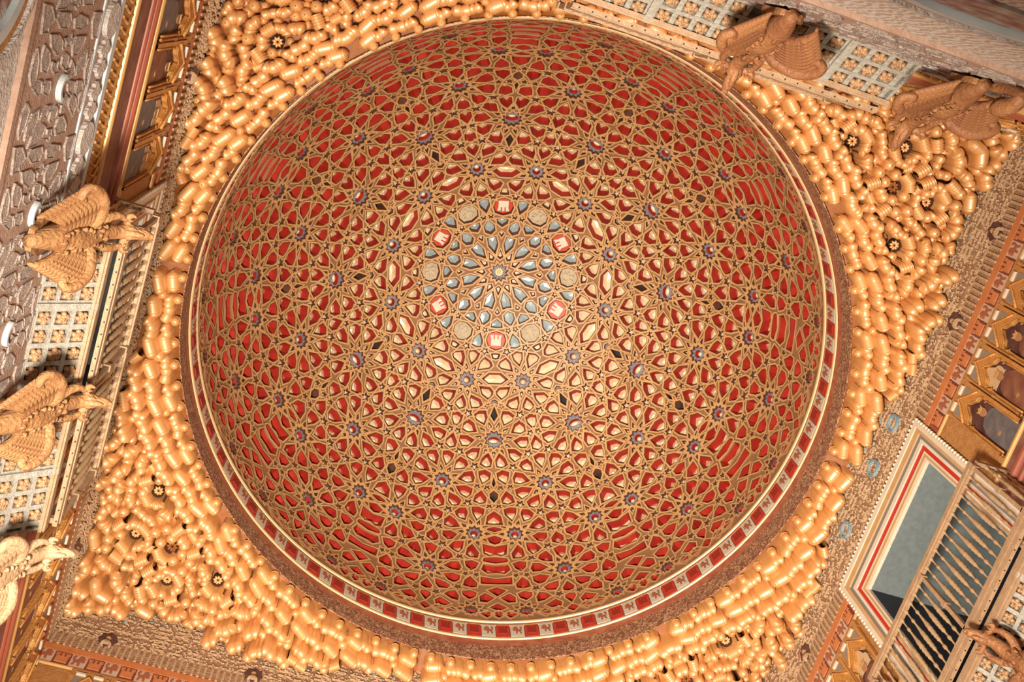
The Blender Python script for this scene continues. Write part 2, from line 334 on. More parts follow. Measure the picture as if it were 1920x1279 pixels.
cells = []
for kind, poly, cup in base:
    cells.append(make_cell([dirv(t, a) for t, a in poly], kind, cup))
# the central star
pts = []
for k in range(24):
    a = math.radians(75) + math.pi * k / 12; rr = 0.037 if k % 2 else 0.026
    pts.append(np.array([rr * math.cos(a), rr * math.sin(a), 1.0]) / math.sqrt(1 + rr * rr))
centre = make_cell(pts, 'rosette', (0.018, 0.018))

# strap web between the openings (constrained triangulation of the whole unrolled dome)
def flat(d):
    th = math.acos(max(-1, min(1, d[2]))); a = math.atan2(d[1], d[0]); return (th * math.cos(a), th * math.sin(a))
V2 = []; F2 = []
for ce in cells:
    for k in range(12):
        a = math.radians(30 * k); ca, sa = math.cos(a), math.sin(a); idx = []
        for d in ce.dirs:
            V2.append(flat((d[0]*ca - d[1]*sa, d[0]*sa + d[1]*ca, d[2]))); idx.append(len(V2) - 1)
        F2.append(idx)
idx = []
for d in centre.dirs: V2.append(flat(d)); idx.append(len(V2) - 1)
F2.append(idx)
E2 = []; NR = 288; o = len(V2)
for k in range(NR):
    a = 2 * math.pi * k / NR; V2.append((math.pi / 2 * math.cos(a), math.pi / 2 * math.sin(a))); E2.append((o + k, o + (k + 1) % NR))
E2 += [(f[i], f[(i + 1) % len(f)]) for f in F2 for i in range(len(f))]
cdt = delaunay_2d_cdt([Vector(p) for p in V2], E2, [], 0, 1e-5, False)
cv, cf = cdt[0], cdt[2]
C2 = np.array([(p.x, p.y) for p in cv]); TR = np.array([tuple(f) for f in cf]); CT = C2[TR].mean(axis=1)
inside = np.zeros(len(TR), bool); VV = np.array(V2)
srt = np.argsort(CT[:, 0]); CX = CT[srt, 0]
for f in F2:
    Q = VV[f]; lo, hi = np.searchsorted(CX, [Q[:, 0].min(), Q[:, 0].max()])
    ids = srt[lo:hi]; ids = ids[(CT[ids, 1] > Q[:, 1].min()) & (CT[ids, 1] < Q[:, 1].max())]
    x, y = CT[ids, 0], CT[ids, 1]; c = np.zeros(len(ids), bool)
    for i in range(len(Q)):
        x1, y1 = Q[i - 1]; x2, y2 = Q[i]
        if y1 != y2: c ^= ((y1 > y) != (y2 > y)) & (x < (x2 - x1) * (y - y1) / (y2 - y1) + x1)
    inside[ids] |= c
web = MB(); pv = []
for p in cv:
    th = min(p.length, math.pi / 2); a = math.atan2(p.y, p.x); pv.append((math.sin(th) * math.cos(a), math.sin(th) * math.sin(a), math.cos(th)))
web.add(pv, [tuple(map(int, f)) for f, ins in zip(TR, inside) if not ins], 0)
# outer shell that closes the dome behind the coffers
ns, nr = 48, 14; sv = []
for i in range(nr + 1):
    th = math.pi / 2 * i / nr
    for k in range(ns):
        a = 2 * math.pi * k / ns; sv.append((1.09 * math.sin(th) * math.cos(a), 1.09 * math.sin(th) * math.sin(a), 1.09 * math.cos(th)))
web.add(sv, [(i*ns+k, i*ns+(k+1) % ns, (i+1)*ns+(k+1) % ns, (i+1)*ns+k) for i in range(nr) for k in range(ns)], 1)
web.v = [(p[0] * S, p[1] * S, p[2] * S) for p in web.v]
ceiling = link('ceiling', web.mesh('ceiling', ['groove', 'shell'], scale=False), None, DC)
tag(ceiling, 'gilded and red hemispherical wooden dome of interlaced star strapwork coffers', None, None, 'structure')

# coffers: the orbits that show largest are objects of their own, the rest one mesh
NAMES = {'petal': 'petal_coffer', 'blue': 'blue_coffer', 'lens': 'lens_coffer', 'rosette': 'star_coffer', 'medal': 'heraldic_medallion', 'kite': 'kite_inlay', 'star5': 'star_inlay', 'chev': 'chevron_inlay', 'dark': 'dark_slot', 'red': 'red_coffer'}
order = sorted(cells, key=lambda c: -(c.size * (1.0 if c.kind != 'petal' else 1.0) + (1 if c.kind in ('medal', 'rosette', 'lens') else 0) + (0.5 if c.kind == 'blue' else 0) - 0.3 * math.acos(c.c[2]) / 1.57))
solo = order[:24]; rest = order[24:]
def emb_castle(P, s):
    """outline of a three-towered castle, y up, about 1 high"""
    return [(-.42,-.45),(.42,-.45),(.42,.28),(.48,.28),(.48,.5),(.38,.5),(.38,.4),(.32,.4),(.32,.5),(.22,.5),(.22,.12),(.1,.12),(.1,.5),(-.1,.5),(-.1,.12),(-.22,.12),(-.22,.5),(-.32,.5),(-.32,.4),(-.38,.4),(-.38,.5),(-.48,.5),(-.48,.28),(-.42,.28)]
LION = [(-.42,-.46),(-.26,-.46),(-.2,-.2),(-.05,-.12),(.02,-.46),(.16,-.46),(.14,-.05),(.3,-.1),(.46,-.02),(.44,.08),(.24,.08),(.3,.2),(.46,.24),(.42,.34),(.26,.34),(.3,.46),(.1,.48),(-.04,.36),(-.06,.14),(-.24,.06),(-.32,.26),(-.2,.42),(-.34,.48),(-.46,.3),(-.38,.02),(-.3,-.14)]
CASTLE = emb_castle(None, 1)
for ce in solo:
    me = MB(); me.v = [(p[0]*S, p[1]*S, p[2]*S) for p in ce.mb.v]; me.f = ce.mb.f; me.m = ce.mb.m
    data = me.mesh(NAMES[ce.kind], MATS, scale=False)
    if ce.kind == 'medal':
        lb = MB(); lb.v = me.v; lb.f = me.f; lb.m = [MI['stone'] if q == MI['heraldic_red'] else q for q in me.m]
        data_l = lb.mesh('heraldic_medallion', MATS, scale=False)
        c, e1, e2 = frame_at(ce.c)
        def em(poly, sc, mk, name, r0, r1):
            q = MB()
            q.prism([(a * sc, b * sc) for a, b in poly], lambda a, b, r: tuple((c + e1 * a - e2 * b) * r * S), r0, r1, 0)
            return q.mesh(name, [mk], scale=False)
        cas = em(CASTLE, 0.047, 'heraldic_white', 'castle_emblem', 1.012, 1.004); lio = em(LION, 0.046, 'stone', 'lion_emblem', 1.010, 1.002)
    for k in range(12):
        R = Matrix.Translation(DC) @ Matrix.Rotation(math.radians(30 * k), 4, 'Z')
        lion = ce.kind == 'medal' and k % 2 == 1
        o = bpy.data.objects.new(NAMES[ce.kind], data_l if lion else data); COL.objects.link(o); o.parent = ceiling
        o.matrix_parent_inverse = Matrix.Translation(-DC); o.matrix_basis = R
        if ce.kind == 'medal':
            o['label'] = 'stone lion medallion' if lion else 'red medallion with white castle'
            e = bpy.data.objects.new('lion_emblem' if lion else 'castle_emblem', lio if lion else cas); COL.objects.link(e); e.parent = o
            e.matrix_parent_inverse = R.inverted(); e.matrix_basis = R
me = MB(); me.v = [(p[0]*S, p[1]*S, p[2]*S) for p in centre.mb.v]; me.f = centre.mb.f; me.m = centre.mb.m
link('star_coffer', me.mesh('star_coffer', MATS, scale=False), ceiling, DC)['label'] = 'gold rosette star at the crown of the dome'
# gilt flower in the central cup
fl = MB()
for k in range(12):
    a = 2 * math.pi * k / 12
    fl.tube([(0.004 * math.cos(a), 0.004 * math.sin(a), 1.012), (0.013 * math.cos(a), 0.013 * math.sin(a), 1.004), (0.021 * math.cos(a), 0.021 * math.sin(a), 1.008)], [0.002, 0.0045, 0.002], 6)
fl.v = [(p[0]*S, p[1]*S, p[2]*S) for p in fl.v]
link('crown_flower', fl.mesh('crown_flower', ['gold'], scale=False, smooth=True), ceiling, DC)
st = MB()
for ce in rest:
    A = np.array(ce.mb.v)
    for k in range(12):
        a = math.radians(30 * k); ca, sa = math.cos(a), math.sin(a)
        B = np.stack([A[:, 0]*ca - A[:, 1]*sa, A[:, 0]*sa + A[:, 1]*ca, A[:, 2]], 1) * S
        o = len(st.v); st.v.extend(map(tuple, B)); st.f.extend([[i + o for i in f] for f in ce.mb.f]); st.m.extend(ce.mb.m)
field = link('small_coffers', st.mesh('small_coffers', MATS, scale=False), ceiling, DC)
field['kind'] = 'stuff'; field['label'] = 'remaining small coffers, kites and stars between the straps'

# ------------------------------------------------------------------ the drum below the dome
def ring(name, prof, mats, parent, n=192, mis=None, smooth=False):
    mb = MB(); vs = []
    for r, z in prof:
        for k in range(n):
            a = 2 * math.pi * k / n; vs.append((r * math.cos(a), r * math.sin(a), z))
    L = len(prof); o = 0
    for i in range(L - 1):
        fs = [(i*n+k, i*n+(k+1) % n, (i+1)*n+(k+1) % n, (i+1)*n+k) for k in range(n)]
        if i == 0: mb.add(vs, fs, mis[0] if mis else 0)
        else:
            for f in fs: mb.f.append(list(f)); mb.m.append(mis[i] if mis else 0)
    return part(mb, name, mats, parent, smooth, origin=W(0, 0, prof[0][1]))
drum = ring('trim_1', [(1.004, ZD), (1.004, -0.02), (1.004, -0.100), (1.007, -0.100)], ['rim_red', 'scroll'], None, 192, [0, 1, 1])
tag(drum, 'round drum under the dome with painted scrollwork and heraldic tiles', None, None, 'structure')
def torus_prof(r, z, a, n=8): return [(r + a * math.cos(t), z + a * math.sin(t)) for t in [math.pi/2 + math.pi * i / n for i in range(n + 1)]]
ring('gilt_moulding', torus_prof(1.003, ZD, 0.007), ['rim_gold'], drum, smooth=True)
ring('gilt_moulding', torus_prof(1.003, ZD - 0.022, 0.0035), ['rim_gold'], drum, smooth=True)
ring('gilt_moulding', torus_prof(1.003, 0.02, 0.0065), ['rim_gold'], drum, smooth=True)
NT = 128
def tile_mesh(name, mats, dark):
    mb = MB(); w = math.pi / NT * 0.96
    z0, z1 = 0.030, 0.098
    P = []
    for a in (-w, 0, w):
        for z in (z0, z1):
            P.append((0.998 * math.cos(a), 0.998 * math.sin(a), z)); P.append((1.004 * math.cos(a), 1.004 * math.sin(a), z))
    for i in (0, 1):
        o = i * 4
        mb.add(P[o:o+8], [(0,2,6,4),(0,4,5,1),(2,3,7,6)], 0)
    mb.add([P[0],P[1],P[2],P[3],P[8],P[9],P[10],P[11]], [(0,1,3,2),(4,6,7,5)], 0)
    return mb.mesh(name, mats)
def cyl_emblem(poly, sc, mk, name):
    q = MB(); q.prism([(a * sc, b * sc) for a, b in poly], lambda a, b, r: (r * math.cos(a), r * math.sin(a), 0.064 + b * 1.25), 0.999, 0.9955, 0)
    return q.mesh(name, [mk])
tw = tile_mesh('heraldic_tile', ['tile_white'], 0); tr = tile_mesh('heraldic_tile', ['tile_red'], 0)
lm = cyl_emblem(LION, 0.036, 'lion', 'lion_emblem'); cm = cyl_emblem(CASTLE, 0.034, 'castle_dark', 'castle_emblem')
for k in range(NT):
    R = Matrix.Rotation(2 * math.pi * (k + 0.5) / NT, 4, 'Z')
    o = bpy.data.objects.new('heraldic_tile', tw if k % 2 else tr); COL.objects.link(o); o.parent = drum
    o.matrix_parent_inverse = PINV[drum.name]; o.matrix_basis = R
    e = bpy.data.objects.new('lion_emblem' if k % 2 else 'castle_emblem', lm if k % 2 else cm); COL.objects.link(e); e.parent = o
    e.matrix_parent_inverse = R.inverted(); e.matrix_basis = R

# ------------------------------------------------------------------ walls of the hall
M['stucco'] = mat('carved_white_stucco', (0.62, 0.50, 0.44), 0.8, 0.0, (0.86, 0.80, 0.74), 16.0, 0.9, 40)
M['stucco_streak'] = mat('streaked_carved_stucco', (0.62, 0.45, 0.34), 0.8, 0.0, (0.86, 0.79, 0.73), 5.0, 0.8, 30, kind='wave')
M['lattice_brown'] = mat('lattice_brown_plaster', (0.44, 0.26, 0.18), 0.8, 0.0, (0.56, 0.37, 0.28), 9.0, 0.4, 40)
M['lattice_panel'] = mat('carved_lattice_panel', (0.40, 0.28, 0.23), 0.8, 0.0, (0.68, 0.56, 0.49), 26.0, 0.9, 70)
M['pale_stripe'] = mat('pale_blue_stripe', (0.62, 0.70, 0.74), 0.6, 0.0, (0.74, 0.78, 0.78), 6.0)
M['oval_ground'] = mat('red_and_white_carving', (0.34, 0.10, 0.07), 0.8, 0.0, (0.66, 0.60, 0.56), 9.0, 0.6, 30)
M['carved_orange'] = mat('carved_orange_wood', (0.50, 0.21, 0.06), 0.6, 0.0, (0.62, 0.30, 0.10), 14.0, 0.5, 40)
M['rod_gold'] = mat('gilt_rod', (0.82, 0.46, 0.16), 0.4, 0.3)
M['frieze'] = mat('painted_brown_frieze', (0.22, 0.075, 0.055), 0.6, 0.0, (0.36, 0.16, 0.12), 5.0, 0.2, 20)
M['frieze_red'] = mat('red_brown_moulding', (0.40, 0.10, 0.05), 0.5)
M['orange_band'] = mat('orange_flat_band', (0.62, 0.19, 0.06), 0.5, 0.0, (0.70, 0.26, 0.10), 8.0)
M['wall_tile_red'] = mat('dark_red_wall_tile', (0.22, 0.045, 0.035), 0.6, 0.0, (0.30, 0.07, 0.05), 20.0)
M['wall_tile_white'] = mat('pale_wall_tile', (0.66, 0.46, 0.32), 0.6, 0.0, (0.78, 0.60, 0.46), 14.0)
M['frieze_ground'] = mat('stucco_frieze_ground', (0.34, 0.17, 0.09), 0.8, 0.0, (0.60, 0.37, 0.21), 10.0, 0.8, 30)
M['frieze_relief'] = mat('stucco_frieze_relief', (0.60, 0.36, 0.19), 0.7, 0.0, (0.70, 0.46, 0.27), 12.0, 0.6, 40)
M['gilt_arch'] = mat('gilt_arch_frame', (0.66, 0.27, 0.06), 0.45, 0.2, (0.80, 0.40, 0.12), 12.0, 0.5, 40)
M['paint_dark'] = mat('dark_portrait_ground', (0.07, 0.022, 0.022), 0.6, 0.0, (0.17, 0.07, 0.055), 5.0)
M['paint_robe'] = mat('portrait_robe', (0.20, 0.06, 0.04), 0.6, 0.0, (0.34, 0.14, 0.07), 7.0)
M['paint_slate'] = mat('portrait_armour', (0.12, 0.12, 0.13), 0.6, 0.0, (0.22, 0.18, 0.17), 9.0)
M['paint_skin'] = mat('portrait_skin', (0.50, 0.24, 0.11), 0.6)
M['paint_pale'] = mat('portrait_halo', (0.72, 0.48, 0.26), 0.6)
M['grey_spandrel'] = mat('grey_spandrel', (0.30, 0.26, 0.22), 0.7)
M['blue_paint'] = mat('blue_painted_stucco', (0.22, 0.36, 0.44), 0.7, 0.0, (0.34, 0.48, 0.54), 10.0, 0.4, 40)
M['floor'] = mat('marble_floor', (0.55, 0.50, 0.44), 0.35, 0.0, (0.66, 0.60, 0.54), 1.0)

SIDES = {'left': lambda s, o, z: (-HALF + o, s, z), 'right': lambda s, o, z: (HALF - o, s, z),
         'far': lambda s, o, z: (s, -HALF + o, z), 'near': lambda s, o, z: (s, HALF - o, z)}
ZF = ZC - 1.6 / S                     # floor level in dome radii
fl = MB(); fl.box((0, 0, ZF - 0.02), (HALF + 0.45, HALF + 0.45, 0.02))
tag(part(fl, 'floor', ['floor']), 'pale marble floor of the square hall', None, None, 'structure')
WIN_C = 0.02; WIN_H = 0.205; WIN_T = -0.515; WIN_B = -1.13
walls = {}
def sbox(mb, fn, s0, s1, o0, o1, z0, z1, mi=0):
    P = [fn(s, o, z) for s in (s0, s1) for o in (o0, o1) for z in (z0, z1)]
    mb.add(P, [(0,1,3,2),(4,6,7,5),(0,4,5,1),(2,3,7,6),(0,2,6,4),(1,5,7,3)], mi)
for side, fn in SIDES.items():
    mb = MB(); hl = HALF + 0.03; c = WIN_C if side == 'right' else 0.0
    sbox(mb, fn, -hl, hl, -0.03, 0, ZF, WIN_B)
    if side == 'near': sbox(mb, fn, -hl, hl, -0.03, 0, WIN_B, 0.13)
    else:
        sbox(mb, fn, -hl, c - WIN_H, -0.03, 0, WIN_B, 0.13); sbox(mb, fn, c + WIN_H, hl, -0.03, 0, WIN_B, 0.13); sbox(mb, fn, c - WIN_H, c + WIN_H, -0.03, 0, WIN_T, 0.13)
    walls[side] = tag(part(mb, 'wall_' + side, ['stucco_streak' if side == 'far' else 'stucco']), 'tall %s wall of the hall faced with carved stucco' % side, None, None, 'structure')
# lid over the corners outside the drum
lid = MB(); lid.box((0, 0, 0.0), (0.001, 0.001, 0.001))
nq = 96; lv = []
for k in range(nq):
    a = 2 * math.pi * k / nq; rw = (HALF + 0.03) / max(abs(math.cos(a)), abs(math.sin(a)))
    lv += [(1.0045 * math.cos(a), 1.0045 * math.sin(a), ZD), (rw * math.cos(a), rw * math.sin(a), ZD)]
lid = MB(); lid.add(lv, [(2*k, 2*k+1, (2*k+3) % (2*nq), (2*k+2) % (2*nq)) for k in range(nq)], 0)
tag(part(lid, 'trim_2', ['shell']), 'dark ledge hidden above the gilded corner vaults', None, None, 'structure')

def rod(mb, fn, z, o, a, mi=0, s0=-HALF, s1=HALF, n=6):
    pts = [(o + a * math.cos(t), z + a * math.sin(t)) for t in [-math.pi/2 + math.pi * i / n for i in range(n + 1)]]
    vs = [fn(s, p[0], p[1]) for s in (s0, s1) for p in pts]; L = len(pts)
    mb.add(vs, [(i, i+1, L+i+1, L+i) for i in range(L-1)], mi)
# window cut-outs along the wall for everything between the sill and the lintel
def spans(side):
    if side == 'near': return [(-HALF, HALF)]
    c = WIN_C if side == 'right' else 0.0
    return [(-HALF, c - 0.275), (c + 0.275, HALF)]
tn = 3
tile_cache = {}
for side, fn in SIDES.items():
    c = WIN_C if side == 'right' else 0.0
    t = MB()
    for s0, s1 in spans(side):
        sbox(t, fn, s0, s1, 0, 0.006, -0.44, -0.412, 0)         # flat orange band
        sbox(t, fn, s0, s1, 0, 0.003, -0.507, -0.44, 1)         # ground of the tiles
        rod(t, fn, -0.508, 0.004, 0.006, 2, s0, s1)
    base_o = part(t, 'trim_%d' % tn, ['orange_band', 'frieze_red', 'rod_gold'], None); tn += 1
    tag(base_o, 'row of castle and lion tiles under the stucco frieze of the %s wall' % side, None, None, 'structure')
    NW = 48; w = 2 * HALF / NW
    for k in range(NW):
        s = -HALF + (k + 0.5) * w
        if side != 'near' and c - 0.275 - w/2 < s < c + 0.275 + w/2: continue
        wh = k % 2 == 0
        key = (side, wh)
        if key not in tile_cache:
            b = MB(); sbox(b, fn, -w * 0.48, w * 0.48, 0.002, 0.006, -0.501, -0.445)
            e = MB(); e.prism([(a * 0.040, q * 0.046) for a, q in (LION if wh else CASTLE)], lambda a, q, d: fn(a, d, -0.473 + q), 0.005, 0.009)
            o0 = W(*fn(0, 0, -0.473))
            tile_cache[key] = (b.mesh('heraldic_tile', ['wall_tile_white' if wh else 'wall_tile_red'], True, o0), e.mesh('lion_emblem' if wh else 'castle_emblem', ['lion' if wh else 'orange_band'], True, o0))
        bm_, em_ = tile_cache[key]; loc = W(*fn(s, 0, -0.473))
        o = link('heraldic_tile', bm_, base_o, loc); link('lion_emblem' if wh else 'castle_emblem', em_, o, loc)

# stucco frieze of blind arches and arabesque between the tiles and the gilded vault
def frieze(side):
    global tn
    fn = SIDES[side]; r = random.Random({'left': 3, 'right': 11, 'far': 5, 'near': 8}[side])
    g = MB(); sbox(g, fn, -HALF, HALF, 0, 0.002, -0.412, -0.06, 0)
    base_o = part(g, 'trim_%d' % tn, ['frieze_ground']); tn += 1
    tag(base_o, 'carved stucco frieze of small blind arches on the %s wall' % side, None, None, 'structure')
    st = MB(); pitch = 0.0545
    n = int(2 * HALF / pitch)
    for i in range(n):
        s = -HALF + (i + 0.5) * pitch
        # slim posts and little arches
        for q in (-0.5, -0.18, 0.18):
            sbox(st, fn, s + q * pitch - 0.0035, s + q * pitch + 0.0035, 0, 0.009, -0.412, -0.36 + 0.02 * (abs(q) > 0.3), 0)
        for q, ww in ((-0.34, 0.15), (0.0, 0.18), (0.34, 0.15)):
            pts = [fn(s + q * pitch + ww * pitch * math.cos(a), 0.006, -0.362 + 0.018 * math.sin(a)) for a in [math.pi * k / 6 for k in range(7)]]
            st.tube(pts, 0.0032, 5, 0)
        # arabesque mesh above: small leaves and tendrils around dark slits
        for row in range(11):
            z = -0.338 + row * 0.0225
            for q in range(5):
                s2 = s + (q - 2 + (row % 2) * 0.5) * pitch / 5 + r.uniform(-0.004, 0.004); z2 = z + r.uniform(-0.006, 0.006)
                if abs(s2) > HALF - 0.01: continue
                a0 = r.uniform(0, 6.28); rr = r.uniform(0.0045, 0.0085); tw = r.choice([-0.9, 0.9, 0.3])
                pts = [fn(s2 + rr * (1 - 0.12 * k) * math.cos(a0 + k * tw), 0.0055 + 0.002 * (k % 2), z2 + rr * (1 - 0.12 * k) * math.sin(a0 + k * tw)) for k in range(5)]
                st.tube(pts, [0.0016, 0.0030, 0.0030, 0.0026, 0.001], 4, 1 if (row > 4 and r.random() < 0.04) else 0)
            if r.random() < 0.55: sbox(st, fn, s - 0.02, s + 0.02, 0, 0.008, z + 0.009, z + 0.0115, 0)
    o = part(st, 'arabesque_relief', ['frieze_relief', 'blue_paint'], base_o); o['kind'] = 'stuff'
    # small heads in cusped niches and painted blue roundels
    for i, s in enumerate([-0.82, -0.55, 0.55, 0.82] if side != 'near' else [-0.93, -0.5, 0, 0.5, 0.9]):
        nb = MB(); pl = [(0.026 * (1 + 0.10 * math.cos(8 * a)) * math.cos(a), 0.030 * (1 + 0.10 * math.cos(8 * a)) * math.sin(a)) for a in [2 * math.pi * k / 32 for k in range(32)]]
        nb.prism(pl, lambda a, b, d: fn(s + a, d, -0.345 + b), 0.002, 0.012, 0)
        no = part(nb, 'cusped_niche', ['paint_dark'], base_o)
        hb = MB(); hb.lathe([(0.0005, 0.012), (0.008, 0.009), (0.0095, 0.002), (0.0085, -0.006), (0.005, -0.011), (0.006, -0.016), (0.016, -0.019), (0.018, -0.026)], 10)
        p0 = fn(s, 0.012, -0.345); hb.v = [(p0[0] + x * 0.9, p0[1] + y * 0.9, p0[2] + z) for x, y, z in hb.v]
        part(hb, 'carved_head', ['frieze_relief'], no, True)
    for s in ([-0.20, -0.05, 0.16] if side == 'right' else [0.1] if side == 'near' else []):
        rb = MB()
        for k in range(16):
            a0, a1 = 2 * math.pi * k / 16, 2 * math.pi * (k + 1) / 16
            rb.prism([(0.028 * math.cos(a0), 0.028 * math.sin(a0)), (0.028 * math.cos(a1), 0.028 * math.sin(a1)), (0.022 * math.cos(a1), 0.022 * math.sin(a1)), (0.022 * math.cos(a0), 0.022 * math.sin(a0))], lambda a, b, d: fn(s + a, d, -0.265 + b), 0.004, 0.014, 0)
        part(rb, 'blue_roundel', ['blue_paint'], base_o)
for side in SIDES: frieze(side)

# mouldings, painted frieze, carved band, stripes and strapwork panel below the portraits
LATTICE = [[[-0.7095,-1.4965],[-0.7192,-1.4857],[-0.7182,-1.4387],[-0.7066,-1.4263],[-0.6944,-1.4385],[-0.6958,-1.4726]],[[-0.7093,-1.4073],[-0.7157,-1.3881],[-0.7086,-1.3414],[-0.6994,-1.3372],[-0.6908,-1.3657],[-0.6937,-1.3988]],[[-0.7309,-1.5652],[-0.7283,-1.5335],[-0.7089,-1.5088],[-0.6968,-1.53],[-0.6899,-1.5256],[-0.6898,-1.5537]],[[-0.7175,-1.3044],[-0.7172,-1.2615],[-0.6966,-1.2566],[-0.6759,-1.2572],[-0.6752,-1.2886],[-0.7021,-1.3086]],[[-0.6853,-1.5083],[-0.6844,-1.4716],[-0.6737,-1.447],[-0.6604,-1.4405],[-0.6525,-1.4618],[-0.6666,-1.4944]],[[-0.6791,-1.3768],[-0.6786,-1.3297],[-0.6656,-1.333],[-0.6482,-1.3601],[-0.649,-1.3799],[-0.6659,-1.3891]],[[-0.6793,-1.4419],[-0.6796,-1.424],[-0.6866,-1.4103],[-0.6784,-1.407],[-0.6803,-1.3943],[-0.6738,-1.4039],[-0.6658,-1.4078],[-0.665,-1.4278],[-0.673,-1.4264]],[[-0.6692,-1.5291],[-0.6583,-1.4997],[-0.6407,-1.4865],[-0.6253,-1.4937],[-0.631,-1.5178],[-0.6484,-1.5305]],[[-0.6537,-1.3041],[-0.636,-1.2964],[-0.621,-1.3112],[-0.6146,-1.3368],[-0.6305,-1.3429],[-0.6421,-1.3262]],[[-0.6492,-1.2694],[-0.6261,-1.2576],[-0.6017,-1.2557],[-0.595,-1.2772],[-0.6215,-1.2911],[-0.6372,-1.2869]],[[-0.6647,-1.5562],[-0.6476,-1.5419],[-0.6223,-1.5366],[-0.6122,-1.5543],[-0.6283,-1.5676],[-0.6555,-1.5643]],[[-0.6537,-1.4203],[-0.6484,-1.4006],[-0.6347,-1.3961],[-0.6272,-1.4095],[-0.6364,-1.4292],[-0.6482,-1.4302]],[[-0.6431,-1.4774],[-0.6394,-1.4599],[-0.6432,-1.4492],[-0.6314,-1.446],[-0.6247,-1.4328],[-0.6231,-1.456],[-0.6313,-1.472]],[[-0.6257,-1.397],[-0.6278,-1.3797],[-0.6399,-1.3784],[-0.6281,-1.3559],[-0.6183,-1.3467],[-0.6148,-1.3661],[-0.6092,-1.3741]],[[-0.6134,-1.4862],[-0.6121,-1.4663],[-0.5983,-1.4576],[-0.5887,-1.4666],[-0.595,-1.4916],[-0.6069,-1.4968]],[[-0.6055,-1.3645],[-0.602,-1.3354],[-0.5871,-1.3251],[-0.5804,-1.3402],[-0.5885,-1.365],[-0.6013,-1.3712]],[[-0.6059,-1.5427],[-0.6155,-1.5185],[-0.6133,-1.507],[-0.5956,-1.5003],[-0.5921,-1.5105],[-0.5943,-1.5199]],[[-0.6028,-1.3236],[-0.6011,-1.2971],[-0.587,-1.2794],[-0.5778,-1.3061],[-0.5834,-1.3176],[-0.593,-1.3193]]]

